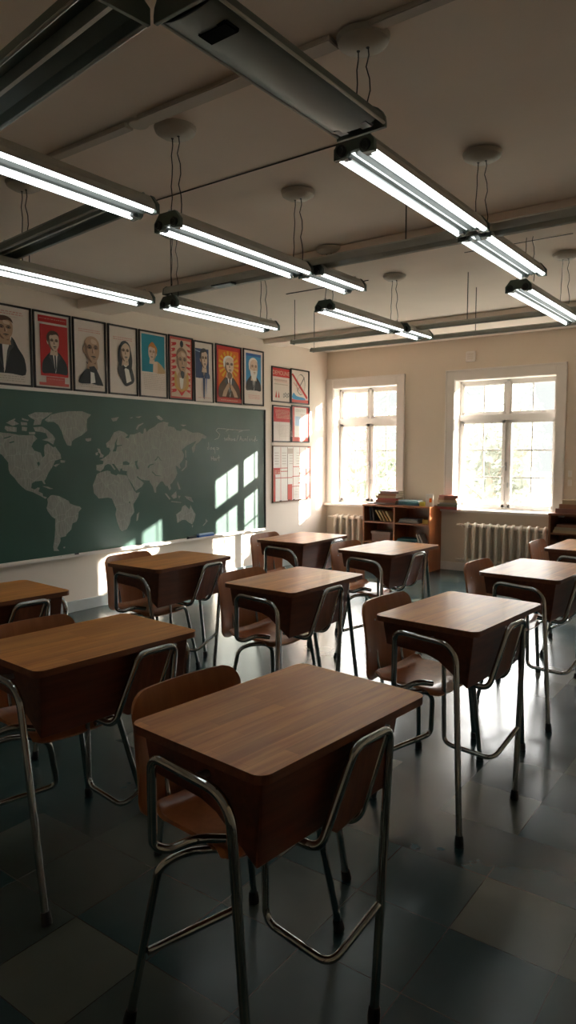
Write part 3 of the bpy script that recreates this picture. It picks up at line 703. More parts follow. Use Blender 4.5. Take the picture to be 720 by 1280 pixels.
def px(scale, ox, oy, pts): return [(ox+x/scale, oy+y/scale) for x, y in pts]
r1_ = lambda p: px(6, 0, 500, p)
r2_ = lambda p: px(6, 0, 590, p)
r3_ = lambda p: px(8, 100, 500, p)
r4_ = lambda p: px(8, 100, 580, p)
r5_ = lambda p: px(7.2, 170, 500, p)
r6_ = lambda p: px(7.2, 170, 590, p)
LAND = [
 r1_([(0,245),(60,250),(120,262),(180,265),(240,262),(265,290),(235,320),(222,350),(245,380),(290,395),(305,430),(320,420),(315,370),(320,340),(345,325),(385,355),(400,350),(440,405),(445,440),(400,455),(380,500),(350,545),(328,595)])
 + r2_([(345,10),(330,50),(318,65),(328,90),(315,90),(300,65),(250,70),(225,85),(220,120),(245,130),(270,115),(285,118),(275,145),(305,160),(310,180),(340,190),(325,200),(300,185),(235,152),(180,135),(150,110),(120,80),(95,45),(60,10)])
 + r1_([(50,520),(48,470),(0,410),(-60,385),(-130,395),(-190,340),(-150,250),(-90,225)]),
 r1_([(195,115),(250,92),(380,95),(340,125),(300,150),(290,185),(235,190),(245,150),(215,135)]),
 r1_([(30,170),(90,155),(130,180),(80,195)]), r1_([(140,165),(190,170),(190,190),(145,190)]),
 r1_([(25,195),(70,200),(110,205),(110,240),(40,235),(20,215)]), r1_([(150,200),(190,205),(185,235),(150,230)]),
 r1_([(235,205),(300,200),(340,225),(385,265),(400,290),(385,335),(345,310),(300,300),(345,285),(330,250),(290,240),(250,235)]),
 r1_([(200,240),(250,240),(250,258),(205,258)]), r1_([(45,162),(100,138),(100,150),(60,168)]), r1_([(150,135),(200,150),(195,160),(150,150)]),
 r1_([(320,150),(370,110),(430,95),(500,85),(600,85),(640,100),(670,110),(640,145),(635,190),(640,230),(600,265),(550,290),(525,310),(520,345),(490,340),(465,290),(450,240),(425,190),(390,165),(340,165)]),
 r1_([(625,290),(670,285),(670,305),(645,312),(628,305)]), r1_([(440,450),(475,455),(470,470),(440,470)]), r1_([(385,492),(410,480),(435,478),(405,502)]),
 r2_([(300,105),(340,108),(385,125),(360,128),(325,115)]),
 r2_([(340,200),(365,175),(385,172),(430,180),(470,200),(500,215),(510,235),(550,250),(585,258),(597,272),(575,300),(572,340),(560,370),(530,385),(520,430),(485,465),(480,480),(440,490),(440,515),(430,540),(415,570),(430,590),(390,590),(385,560),(395,500),(400,430),(400,350),(375,335),(345,295),(335,270),(345,230)]),
 r2_([(462,560),(475,558),(472,570),(462,570)]),
 r4_([(150,100),(180,85),(250,65),(285,72),(290,95),(345,115),(360,100),(450,115),(465,150),(490,200),(520,260),(545,290),(580,280),(560,330),(515,400),(525,480),(490,530),(480,590),(450,650),(400,670),(380,650),(350,570),(335,500),(345,450),(310,370),(300,345),(260,335),(170,345),(120,290),(110,210),(130,160)]),
 r4_([(550,500),(575,478),(560,560),(545,570)]),
 r3_([(145,650),(145,700),(185,715),(215,690),(228,655),(260,640),(285,645),(325,700),(337,692),(300,640),(320,638),(365,700),(380,718),(385,690),(400,682),(405,705),(452,712),(448,735),(462,780)])
 + r4_([(470,150),(482,172),(503,200),(538,268),(600,225),(620,190),(590,165),(545,128),(555,122),(590,152),(630,162),(670,165)])
 + r6_([(103,72),(110,95),(135,130),(150,185),(165,185),(165,140),(205,85),(225,85),(240,110),(255,130),(265,120),(285,165),(300,150),(290,115),(310,95),(340,50),(355,10)])
 + r5_([(350,640),(340,590),(360,600),(375,620),(385,610),(375,580),(410,530),(415,490),(395,450),(440,410),(490,385),(530,365),(500,410),(485,430),(495,480),(510,460),(520,400),(560,370),(575,345),(610,350),(620,330),(590,310),(545,292),(490,295),(430,265),(400,260),(390,280),(350,275),(325,245),(270,235),(275,205),(230,195),(180,210),(150,240),(100,265),(78,290),(70,255),(55,260),(48,300)])
 + r3_([(600,340),(580,320),(520,345),(480,345),(470,380),(430,378),(465,352),(420,320),(370,305),(320,325),(280,400),(240,435),(250,475),(275,480),(285,510),(270,540),(225,575),(180,600),(215,610),(210,640)]),
 r3_([(155,485),(180,490),(190,530),(220,555),(210,575),(175,575),(185,545),(165,520)]), r3_([(135,530),(160,520),(160,550),(140,555)]),
 r3_([(540,290),(560,250),(615,228),(615,238),(570,265),(555,300)]), r3_([(290,185),(370,170),(345,210),(310,215)]), r3_([(480,178),(505,172),(508,180),(485,184)]), r3_([(535,170),(600,162),(570,182)]),
 r5_([(425,455),(435,450),(437,515),(428,525)]), r5_([(430,540),(445,548),(440,600),(400,640),(390,635),(425,600)]),
 r6_([(355,80),(370,110),(385,155),(370,158),(355,110)]), r6_([(240,190),(260,195),(295,240),(285,250)]), r6_([(300,215),(345,170),(350,230),(320,240)]),
 r6_([(360,212),(385,215),(370,240)]), r6_([(300,260),(390,270),(390,277),(300,268)]), r6_([(420,215),(480,225),(500,270),(480,265),(440,240)]),
 r6_([(345,380),(390,345),(400,310),(425,295),(440,310),(465,335),(475,295),(490,330),(520,380),(510,430),(490,470),(460,455),(430,430),(400,430),(355,458)]),
 r6_([(485,478),(500,478),(490,500)]), r6_([(610,420),(630,440),(590,485),(583,480),(610,450)]), r5_([(165,145),(190,140),(230,175),(210,185),(180,170)]), r5_([(380,222),(440,225),(410,238)]),
]
SEA = [r3_([(355,378),(345,430),(350,470),(340,515),(305,515),(325,480),(330,430)]), r3_([(345,455),(400,448),(400,456),(350,465)]), r3_([(410,618),(440,610),(478,630),(470,650),(410,648)]),
       r3_([(530,612),(558,605),(550,640),(572,690),(550,692),(535,650)]), r1_([(290,245),(320,262),(335,285),(305,290),(290,280)]),
       r1_([(262,470),(280,462),(285,480),(275,500)]), r4_([(470,375),(482,372),(482,392),(472,390)]), r1_([(10,285),(65,270),(70,276),(15,292)]), r1_([(50,318),(90,308),(92,316),(60,325)]),
       r5_([(130,640),(165,675),(210,682),(210,687),(160,682),(125,648)]), r5_([(85,605),(105,580),(145,572),(140,580),(110,590),(95,615)]), r5_([(150,545),(180,505),(215,545),(205,545),(182,515),(158,548)])]
mp_ = MB(); XM = XB+.0012
for P in LAND:
    mp_.flat([on_wall(u, v) for u, v in P], (XM, 0, 0), (0, 1, 0), (0, 0, 1), 0)
for P in SEA:
    mp_.flat([on_wall(u, v) for u, v in P], (XM+.0008, 0, 0), (0, 1, 0), (0, 0, 1), 1)
mp_.build('chalk_map', [M['chalk'], M['board']], bd, fixn=False)
def strokes(polys, r=.0028):
    mb = MB()
    for P in polys:
        w = [on_wall(u, v) for u, v in P]
        for (a, b) in zip(w[:-1], w[1:]):
            d = Vector((b[0]-a[0], b[1]-a[1])); 
            if d.length < 1e-6: continue
            n = Vector((-d.y, d.x)).normalized()*r; e = d.normalized()*r*.6
            q = [(a[0]+n.x-e.x, a[1]+n.y-e.y), (a[0]-n.x-e.x, a[1]-n.y-e.y), (b[0]-n.x+e.x, b[1]-n.y+e.y), (b[0]+n.x+e.x, b[1]+n.y+e.y)]
            mb.add([(XB+.0015, y, z) for y, z in q], [(0, 1, 2, 3)])
    return mb
k8 = lambda p: px(8.47, 250, 520, p)
WR = [k8([(220,135),(170,130),(150,155),(190,195),(175,235),(135,250)]), k8([(225,135),(400,152),(510,150)]), k8([(255,160),(290,140),(330,150)]), k8([(390,170),(450,150),(500,148)]),
      k8([(238,230),(245,262),(258,235),(266,262),(278,225)]), k8([(285,200),(285,262),(290,240),(303,240),(303,262)]), k8([(312,250),(318,240),(326,252),(318,262),(310,252)]), k8([(333,250),(345,240),(340,262),(355,258)]), k8([(352,240),(352,262)]),
      k8([(385,205),(368,265)]), k8([(400,262),(412,215),(424,262)]), k8([(404,245),(420,245)]), k8([(432,240),(434,262),(446,262),(448,240)]), k8([(458,262),(458,242),(472,245),(472,262)]), k8([(487,215),(480,268)]),
      k8([(500,250),(508,240),(512,262),(500,262),(504,250)]), k8([(520,262),(522,245),(535,248),(534,265)]), k8([(560,250),(545,256),(556,270),(560,250),(568,215),(562,272)]), k8([(570,240),(575,262),(590,255)]),
      k8([(70,280),(75,345)]), k8([(75,325),(60,335),(60,352),(76,350)]), k8([(90,340),(102,330),(108,345),(95,354),(90,342)]), k8([(120,340),(132,335),(132,354),(120,350),(120,340)]), k8([(132,340),(140,395)]), k8([(155,335),(180,340),(172,358),(156,350)]),
      k8([(100,430),(100,470)]), k8([(100,450),(122,450)]), k8([(122,428),(124,470)]), k8([(132,455),(142,448),(146,466),(134,468),(132,456)]), k8([(156,470),(156,450),(166,452)]), k8([(180,415),(180,475)]), k8([(165,440),(190,438)]), ]
for a_, b_ in ((0, 18), (18, 24), (24, len(WR))): strokes(WR[a_:b_], .0036).build('chalk_word', M['chalkline'], bd, fixn=False)
ZT = BZ0-.012
pn = thing('board_marker', 'black and white board marker lying in the chalk tray at left', 'marker', (XB+.03, 3.78, ZT+.009))
MB().tube([(0, -.085, 0), (0, .05, 0)], .009, 12).build('barrel', M['white'], pn); MB().tube([(0, .05, 0), (0, .095, 0)], .0095, 12).build('cap', M['ink'], pn)
er = thing('board_eraser', 'blue board eraser with white top in the chalk tray', 'eraser', (XB+.028, 5.53, ZT))
MB().rbox((-.022, -.12, 0), (.022, .12, .028), .004).build('felt_block', M['dblue'], er); MB().rbox((-.022, -.12, .028), (.022, .12, .044), .006).build('grip', M['paleblue'], er)
e2 = thing('board_eraser', 'dark felt eraser left of the blue one in the chalk tray', 'eraser', (XB+.028, 5.32, ZT))
MB().rbox((-.02, -.06, 0), (.02, .06, .02), .004).build('felt_block', M['ink'], e2); MB().rbox((-.018, -.058, .02), (.018, .058, .03), .004).build('grip', M['ink2'], e2)

# ------------------------------------------------------------------ posters
def poster(label, y0, y1, z0, z1, layers, name='portrait_poster', frame=True, tilt=0, cat='poster', group='portrait posters above the chalkboard', fw=.016, fmat='frameblack', text=None):
    w, h = y1-y0, z1-z0
    root = thing(name, label, cat, (XW, (y0+y1)/2, z0), 0, group)
    if tilt: root.rotation_euler = (R5(tilt), 0, 0)
    fb = MB()
    for a, b in (((-w/2, 0), (-w/2+fw, h)), ((w/2-fw, 0), (w/2, h)), ((-w/2, 0), (w/2, fw)), ((-w/2, h-fw), (w/2, h))):
        fb.rbox((0.001, a[0], a[1]), (.016, b[0], b[1]), .002)
    fb.build('frame', M[fmat], root)
    mats = ['paper']; pr = MB(); ow, oh = w-2*fw, h-2*fw
    pr.box((.001, -ow/2-.001, fw-.001), (.006, ow/2+.001, h-fw+.001), 0)
    x = .0062
    for k, (m_, poly) in enumerate(layers):
        if m_ not in mats: mats.append(m_)
        x += .00025
        poly = [(min(1, max(0, u)), min(1, max(0, v))) for u, v in poly]
        pr.flat([(-ow/2+u*ow, fw+v*oh) for u, v in poly], (x, 0, 0), (0, 1, 0), (0, 0, 1), mats.index(m_))
    p = pr.build('print', [M[k] for k in mats], root, fixn=False)
    if text:
        for (s_, u, v, size, tm) in text:
            cu = bpy.data.curves.new('t', 'FONT'); cu.body = s_; cu.size = size; cu.align_x = 'CENTER'
            to = bpy.data.objects.new('t', cu); COL.objects.link(to); bpy.context.view_layer.update()
            me = bpy.data.meshes.new_from_object(to); bpy.data.objects.remove(to)
            me.materials.clear(); me.materials.append(M[tm])
            me.transform(Matrix(((0, 0, 1, .0085), (1, 0, 0, -ow/2+u*ow), (0, 1, 0, fw+v*oh), (0, 0, 0, 1))))
            t = bpy.data.objects.new('lettering', me); COL.objects.link(t); t.parent = root
    return root
def rect(a, b, c, d): return [(a, b), (c, b), (c, d), (a, d)]
def textrow(m_, u0, u1, v, h=.018, n=9, seed=1):
    r = random.Random(seed); out = []; u = u0
    while u < u1:
        w = r.uniform(.02, .07); out.append((m_, rect(u, v, min(u+w, u1), v+h*r.uniform(.8, 1)))); u += w+.018
    return out
def face(cx, cy, s, skin, hair, style, dark='shade', turn=1, hl='skin2'):
    """engraved looking head; s = half face height"""
    L = []
    T = lambda pts: [(cx+x*s*turn*1.38, cy+y*s*.66) for x, y in pts]
    if style == 'long': L.append((hair, smooth(T([(-.1, 1.25), (.55, .95), (.8, .2), (.95, -.9), (.75, -2.1), (.2, -2.6), (-.2, -1.6), (-.75, -1.5), (-.9, -.6), (-.75, .5)]))))
    if style == 'bun': L += [(hair, smooth(T([(-.12, 1.35), (.12, 1.35), (.2, 1.7), (0, 1.95), (-.2, 1.7)])))]
    L.append((skin, T([(-.28, -.6), (.38, -.5), (.5, -1.5), (-.45, -1.5)])))              # neck
    L.append((dark, T([(-.28, -.65), (.35, -.75), (.30, -1.1), (-.2, -.95)])))
    if style != 'long': L.append((skin, smooth(T([(-.68, .2), (-.78, .0), (-.68, -.3), (-.55, -.2)]))))   # ear
    L.append((skin, smooth(T([(-.6, .6), (-.3, 1.0), (.2, 1.05), (.58, .7), (.64, .1), (.56, -.5), (.25, -.98), (-.05, -1.0), (-.45, -.6), (-.62, -.05)]))))
    L.append((dark, smooth(T([(-.6, .5), (-.42, .3), (-.38, -.2), (-.25, -.6), (.0, -.97), (-.2, -.92), (-.5, -.55), (-.64, -.05)]))))  # shaded cheek
    if style in ('short', 'side', 'quiff'):
        top = 1.32 if style != 'quiff' else 1.6
        L.append((hair, smooth(T([(-.68, -.05), (-.8, .6), (-.5, 1.15), (0, top), (.5, 1.12), (.68, .62), (.6, .72), (.3, .92), (-.1, .80), (-.42, .75), (-.52, .3)]))))
    if style in ('receding', 'beard', 'white'):
        L.append((hair, smooth(T([(-.62, -.2), (-.8, .3), (-.7, .85), (-.35, 1.15), (.1, 1.22), (.5, 1.0), (.62, .7), (.3, .98), (-.2, .95), (-.5, .6), (-.55, .1)]))))
    if style == 'long': L.append((hair, smooth(T([(-.72, .2), (-.5, 1.0), (0, 1.25), (.5, 1.0), (.68, .3), (.5, .75), (.1, 1.0), (-.35, .65), (-.55, .1), (-.6, -.9), (-.8, -.7)]))))
    if style == 'bun': L.append((dark, smooth(T([(-.66, .2), (-.6, .9), (-.1, 1.3), (.5, 1.0), (.66, .4), (.45, .8), (0, 1.0), (-.45, .7)]))))
    L.append((hl, smooth(T([(-.05, .85), (.35, .75), (.4, .5), (0, .52)]))))               # brow light
    for ex in (-.2, .32):
        L.append((dark, smooth(T([(ex-.2, .24), (ex, .34), (ex+.2, .24), (ex+.16, .1), (ex, .05), (ex-.16, .1)]))))
        L.append(('ink', smooth(T([(ex-.18, .3), (ex, .40), (ex+.19, .28), (ex, .33)]))))
        L.append(('ink', smooth(T([(ex-.08, .18), (ex, .24), (ex+.08, .18), (ex, .11)]))))
    L.append((dark, T([(.03, .2), (.12, -.22), (.02, -.28), (-.02, -.18)]))); L.append((hl, T([(.12, .2), (.2, -.2), (.13, -.26), (.1, 0)])))
    if style == 'beard': L.append((hair, smooth(T([(-.58, -.1), (-.3, -.3), (.1, -.32), (.5, -.25), (.55, -.6), (.35, -1.25), (.1, -1.55), (-.2, -1.35), (-.5, -.75)]))))
    if style == 'goatee': L += [(hair, smooth(T([(-.2, -.35), (.1, -.3), (.38, -.36), (.36, -.8), (.12, -1.15), (-.15, -.85)])))]
    L.append(('ink' if style != 'beard' else dark, smooth(T([(-.12, -.52), (.12, -.46), (.34, -.52), (.12, -.58)]))))
    L.append((dark, smooth(T([(-.02, -.66), (.12, -.64), (.24, -.67), (.12, -.71)]))))
    return L
def suit(cx, base, top, wid, m_='ink', shirt='white', tie='ink', lap='ink2', bow=False, lean=0):
    h = top-base; L = []
    L.append((m_, smooth([(cx-wid, base), (cx-wid*.98, base+h*.45), (cx-wid*.7, base+h*.72), (cx-wid*.25+lean, base+h*.98), (cx+wid*.25+lean, base+h*.98), (cx+wid*.7, base+h*.70), (cx+wid*.98, base+h*.42), (cx+wid, base), (cx+wid*.4, base-.0), (cx-wid*.4, base)], 3)))
    L.append((shirt, [(cx-wid*.2+lean, base+h), (cx+wid*.24+lean, base+h), (cx+wid*.12, base+h*.15), (cx+wid*.04, base)]))
    if bow: L.append((tie, [(cx-wid*.16+lean, base+h*.98), (cx+lean, base+h*.9), (cx+wid*.18+lean, base+h*.99), (cx+wid*.17+lean, base+h*.80), (cx+lean, base+h*.87), (cx-wid*.15+lean, base+h*.79)]))
    else: L.append((tie, [(cx-wid*.05+lean, base+h*.95), (cx+wid*.07+lean, base+h*.95), (cx+wid*.12, base+h*.25), (cx+wid*.05, base+h*.08), (cx, base+h*.25)]))
    for s_ in (-1, 1): L.append((lap, [(cx+s_*wid*.25+lean, base+h*.97), (cx+s_*wid*.5, base+h*.72), (cx+s_*wid*.32, base+h*.6), (cx+wid*.08, base+h*.05), (cx+s_*wid*.2, base+h*.6)]))
    return L
Z0, Z1 = 1.972, 2.618
rowsT = lambda m_, v, n, s, u0=.15, u1=.85: sum([textrow(m_, u0, u1, v-.03*k, .012, seed=s+k) for k in range(n)], [])
# 1 bow-tie man in profile on cream
L = rowsT('pink', .93, 2, 3)+suit(.42, .13, .62, .46, bow=True, lean=.08)+face(.46, .70, .20, 'skin', 'hairbr', 'side')+rowsT('faint', .09, 3, 5)
L = [('faint', rect(.04, .87, .75, .875))]+L
poster('portrait poster of a dark-haired man in black suit and bow tie, leftmost on the wall', 3.03, 3.498, Z0, Z1, L)
# 2 red poster
L = [('red2', rect(.10, .02, .96, .06)), ('red', rect(.10, .88, .93, .97))]+rowsT('pink', .925, 1, 9, .14, .9)+[('red', rect(.14, .15, .94, .85))]+suit(.55, .19, .50, .36, 'ink')+face(.52, .62, .18, 'skin2', 'hairbr', 'side')+[('red2', rect(.28, .05, .82, .14))]+rowsT('pink', .10, 1, 4, .32, .78)
poster('portrait poster with bright red background and man in dark suit', 3.512, 3.888, Z0, Z1, L)
# 3 bald man
L = rowsT('pink', .87, 2, 12)+[('ink', smooth([(.12, .10), (.2, .22), (.42, .34), (.36, .42), (.6, .33), (.72, .3), (.9, .12), (.88, .08), (.5, .1)], 3)), ('white', [(.5, .3), (.62, .28), (.66, .12), (.5, .1)])]+face(.56, .59, .28, 'skin', 'skin3', 'bald')+[('ink', [(.44, .34), (.62, .36), (.72, .30), (.62, .26), (.5, .27)])]+rowsT('faint', .075, 2, 14)
poster('portrait poster of a bald man in dark high collar on cream paper', 3.905, 4.270, Z0, Z1, L)
# 4 long hair
L = rowsT('pink', .84, 2, 22)+[('ink2', smooth([(.28, .36), (.45, .62), (.62, .62), (.85, .35), (.9, .2), (.7, .13), (.55, .12), (.4, .22)], 3))]+face(.56, .63, .21, 'skin2', 'ink', 'long')+[('white', [(.5, .44), (.66, .42), (.78, .2), (.6, .16)]), ('ink', [(.46, .44), (.57, .40), (.7, .45), (.7, .37), (.57, .39), (.48, .36)])]
poster('portrait poster of a person with long black hair and black bow tie', 4.292, 4.650, Z0, Z1, L)
# 5 teal
L = [('teal', rect(.06, .38, .94, .97)), ('tan', smooth([(.55, .38), (.52, .52), (.66, .56), (.9, .46), (.94, .38)], 3)), ('skin2', [(.48, .38), (.50, .55), (.66, .55), (.66, .38)])]+face(.46, .68, .17, 'skin2', 'hairgin', 'quiff', 'skin', -1)+rowsT('faint', .34, 9, 30, .08, .9)
poster('portrait poster with teal background and a ginger-haired head', 4.668, 5.044, Z0, Z1, L)
# 6 red patterned
L = [('red2', rect(.0, .0, 1, 1)), ('skin2', rect(.06, .03, .94, .96))]
rr = random.Random(5)
for s_ in (-1, 1):
    for k in range(9):
        v = .12+.095*k; x0 = .5+s_*.44; x1 = .5+s_*(.24+.05*(k % 2)); L.append(('red', smooth([(x0, v-.03), (x1, v+.01*s_), (x1-.02*s_, v+.035), (x0, v+.02), (x0-.06*s_, v)], 3)))
L += [('gold', smooth([(.2, .2), (.22, .45), (.36, .3), (.5, .22), (.64, .3), (.78, .45), (.82, .2), (.5, .1)], 3)), ('tan', smooth([(.28, .25), (.36, .42), (.64, .42), (.74, .25), (.5, .14)], 3)), ('white', smooth([(.42, .42), (.6, .42), (.56, .2), (.5, .16), (.44, .2)], 3))]
L += [('red', [(.3, .16), (.5, .04), (.72, .16), (.5, .10)])]+face(.52, .61, .27, 'skin', 'ink', 'bun')+[('ink', smooth([(.44, .42), (.52, .46), (.62, .42), (.58, .34), (.5, .34)], 3))]
poster('narrow portrait poster with red and cream patterned border and topknot figure', 5.062, 5.415, Z0, Z1+.005, L)
# 7 navy, drooping
L = [('navy', rect(.04, .40, .80, .90)), ('paleblue', [(.04, .86), (.75, .80), (.75, .81), (.04, .87)])]+suit(.5, .40, .56, .34, 'navy', 'skin2', 'navy')+face(.52, .72, .22, 'skin2', 'ink', 'short', 'shade')+[('navy', [(.42, .40), (.56, .40), (.50, .04), (.44, .06)]), ('dblue', [(.60, .40), (.66, .40), (.62, .10)])]+rowsT('pink', .06, 1, 44)
poster('portrait poster with navy background and hanging tie, slightly skewed', 5.432, 5.735, Z0-.01, Z1-.005, L, tilt=.8)
# 8 sunburst
L = [('red', rect(.0, .0, 1, 1)), ('orange', rect(.08, .09, .92, .93))]
for k in range(16):
    a = 2*PI*k/16; c, s_ = math.cos(a), math.sin(a); c2, s2 = math.cos(a+.2), math.sin(a+.2)
    L.append(('yellow', [(.5, .66), (.5+.42*c, .66+.26*s_), (.5+.42*c2, .66+.26*s2)]))
L += suit(.52, .09, .48, .44, 'hairbr')+face(.50, .66, .22, 'skin2', 'white', 'white')+[('shade', smooth([(.42, .50), (.5, .55), (.62, .5), (.56, .42), (.46, .43)], 3)), ('skin', [(.2, .1), (.26, .2), (.42, .33), (.50, .36), (.53, .30), (.44, .22), (.36, .1)]), ('skin', [(.86, .1), (.78, .2), (.62, .31), (.53, .34), (.51, .28), (.62, .20), (.7, .1)])]+[('skin3', [(.45+.03*k, .345-.02*k), (.455+.03*k, .35-.02*k), (.515+.02*k, .30-.025*k), (.505+.02*k, .295-.025*k)]) for k in range(4)]+[('shade', [(.51, .36), (.55, .36), (.54, .27), (.51, .27)])]+[('red2', rect(.0, .0, 1, .07))]+rowsT('skin2', .03, 1, 50)
poster('portrait poster with orange sunburst behind a white-haired man, red border', 5.765, 6.205, Z0+.004, Z1+.004, L)
# 9 blue beard
L = [('blue', rect(.10, .26, .90, .95)), ('dblue', rect(.10, .90, .90, .95))]+suit(.5, .26, .55, .39, 'ink')+face(.50, .68, .24, 'skin2', 'white', 'beard', 'skin')+rowsT('pink', .16, 3, 60, .2, .8)
poster('portrait poster with light blue background and white-bearded man, rightmost of the row', 6.235, 6.615, Z0+.01, Z1+.008, L)
G2 = 'red and white posters right of the chalkboard'
# group of four + collage
L = [('red', rect(0, .74, 1, 1)), ('faint', rect(.1, .62, .85, .66)), ('faint', rect(.1, .50, .9, .53))]+rowsT('pink', .66, 4, 70)+[('red', [(.12, .1), (.18, .32), (.22, .1)]), ('red', [(.28, .1), (.33, .3), (.37, .1)])]
for k in range(4): L.append(('ink2', ell(.62+.09*k, .18+.03*(k % 2), .045, .07, 10))); L.append(('paper', ell(.62+.09*k, .18+.03*(k % 2), .028, .045, 10)))
poster('upper left red-headed poster with large white lettering right of the chalkboard', 6.770, 7.155, 2.048, 2.478, L, 'wall_poster', group=G2, text=[('DEMOUNE', .5, .80, .072, 'skin2')])
L = [('red2', rect(0, 0, 1, .10)), ('blue', smooth([(.08, .1), (.12, .3), (.3, .2), (.7, .17), (.8, .1)], 3)), ('red', [(0, .86), (.08, .9), (.95, .2), (.9, .12)])]
a0 = [(.55+.25*math.cos(t), .58+.32*math.sin(t)) for t in [k*PI/10 for k in range(-5, 16)]]
for i in range(len(a0)-1):
    a, b = a0[i], a0[i+1]; L.append(('ink2', [a, b, (b[0]-.02, b[1]-.02), (a[0]-.02, a[1]-.02)]))
L += [('ink2', [(.3, .35), (.33, .35), (.75, .8), (.72, .82)]), ('pink', [(.1, .6), (.12, .62), (.6, .3), (.58, .28)])]
poster('upper right poster with looping line drawing and blue patch', 7.165, 7.570, 2.052, 2.487, L, 'wall_poster', group=G2)
L = [('red', rect(.02, .56, .98, .98))]+rowsT('skin2', .90, 9, 90, .1, .92)+[('faint', rect(.25, .02, .26, .55)), ('faint', rect(.6, .02, .61, .55))]+rowsT('faint', .46, 12, 98, .08, .9)
poster('middle left poster with red headline block over pale columns', 6.785, 7.170, 1.560, 2.012, L, 'wall_poster', group=G2)
L = [('red2', rect(0, 0, 1, 1)), ('white', rect(.14, .12, .86, .98)), ('paleblue', rect(.18, .45, .5, .72)), ('paper2', rect(.5, .3, .8, .8)), ('dblue', rect(.5, .17, .72, .29)), ('white', rect(.54, .19, .68, .27))]+rowsT('faint', .92, 3, 120, .2, .8)
poster('middle right poster with red border and pale blue photo block', 7.180, 7.575, 1.562, 2.03, L, 'wall_poster', group=G2)
L = [('white', rect(0, 0, 1, 1))]
for (a, b, c, d) in ((0, .50, .18, .60), (0, .42, .06, .5), (.0, .0, .06, .42), (.38, .0, .50, .30), (.88, .0, 1, .30), (.82, .46, 1, .58), (.94, .6, 1, 1)): L.append(('red2', rect(a, b, c, d)))
for u in (.19, .37, .52, .70, .85): L.append(('pink' if u != .37 else 'shade', rect(u, .02, u+.012, .99)))
for (u0, u1, v) in ((0, .37, .6), (.19, .37, .54), (.37, .52, .87), (.52, .7, .62), (.7, 1, .58), (.5, 1, .44), (.37, .7, .25), (.0, .5, .42), (.66, 1, .31)): L.append(('red2', rect(u0, v, u1, v+.012)))
L += [('shade', rect(.70, .48, .80, .52)), ('faint', rect(.37, .87, .52, .97))]
for k in range(5):
    L += [('faint', rect(.03+.19*k, .68+.05*r_, .14+.19*k, .69+.05*r_)) for r_ in range(5)]+[('faint', rect(.55+.02*k, .1+.05*k, .66, .105+.05*k))]
L += rowsT('skin2', .55, 3, 150, .02, .17)
for u in (.17, .40, .52, .72, .9): L.append(('ink', rect(u-.03, 0, u+.03, .014)))
poster('large collage poster of red and white blocks, lowest right of the chalkboard', 6.785, 7.605, .818, 1.518, L, 'collage_poster', group=G2, fw=.012, fmat='shade')

# ------------------------------------------------------------------ radiators
def radiator(label, x0, x1, z0, z1, pipes=-1):
    n = max(4, round((x1-x0)/.092)); root = thing('cast_iron_radiator', label, 'radiator', ((x0+x1)/2, YW-.115, 0), 0)
    w = (x1-x0)/n; c = (x0+x1)/2
    for k in range(n):
        x = x0+w*(k+.5)-c; s_ = MB()
        for y in (-.045, .045):
            s_.tube(fillet([(x, 0, z0+.02), (x, y, z0+.035), (x, y, z1-.035), (x, 0, z1-.02)], .03, 4), .0185, 12)
        s_.tube([(x-w*.5, 0, z1-.045), (x+w*.5, 0, z1-.045)], .026, 12); s_.tube([(x-w*.5, 0, z0+.045), (x+w*.5, 0, z0+.045)], .026, 12)
        s_.rbox((x-.004, -.045, z0+.06), (x+.004, .045, z1-.06), .002)
        s_.build('section', M['rad'], root)
    p = MB(); 
    for z in (z1-.045, z0+.045):
        p.tube([(x0-c-.09, 0, z), (x0-c, 0, z)], .013, 12); p.tube([(x0-c-.055, 0, z), (x0-c-.025, 0, z)], .021, 8)
        p.tube([(x0-c-.09, 0, z), (x0-c-.10, .02, z), (x0-c-.10, .098, z)], .013, 10)
    p.build('supply_pipe', M['rad'], root)
    br = MB()
    for x in (x0-c+.1, x1-c-.1): br.rbox((x-.012, .0, z1-.10), (x+.012, .10, z1-.085), .003)
    br.build('wall_bracket', M['rad'], root)
    ft = MB()
    for x in (x0-c+w*.5, x1-c-w*.5):
        for y in (-.045, .045): ft.tube([(x, y, 0), (x, y, z0+.04)], [.018, .014], 10)
    ft.build('foot', M['rad'], root)
    return root
radiator('long cream cast-iron radiator under the right window', -3.19, -2.20, .11, .615)
radiator('short cream cast-iron radiator under the left window, half behind the bookcase', -5.02, -4.47, .11, .62)

# ------------------------------------------------------------------ bookcases and books
def bookcase(label, x0, x1, zt, mat_, div, lv, group=None):
    y0, y1 = 7.655, YW-.02; t = .022
    root = thing('bookcase', label, 'bookcase', ((x0+x1)/2, (y0+y1)/2, 0)); ox, oy = root.location.x, root.location.y
    def B(n, a, b): return MB().rbox((a[0]-ox, a[1]-oy, a[2]), (b[0]-ox, b[1]-oy, b[2]), .002).build(n, mat_, root)
    B('side_panel', (x0, y0, 0), (x0+t, y1, zt-t)); B('side_panel', (x1-t, y0, 0), (x1, y1, zt-t)); B('top', (x0-.004, y0-.006, zt-t), (x1+.004, y1, zt))
    B('back_panel', (x0+t, y1-.008, .05), (x1-t, y1, zt-t)); B('plinth', (x0+t, y0+.02, 0), (x1-t, y0+.035, .05))
    for z in [.05]+lv: B('shelf', (x0+t, y0+.004, z), (x1-t, y1-.008, z+.018))
    for x in div: B('divider', (x-t/2, y0+.002, .068), (x+t/2, y1-.008, zt-t))
    return root
bookcase('low open bookcase of orange-brown wood under and between the windows', -4.440, -3.525, .785, M['shelf'], [-4.0], [.30, .555])
bookcase('darker low bookcase cut off at the right edge, right of the radiator', -2.150, -1.20, .785, M['shelfdark'], [-1.7], [.30, .555])
CV = {}
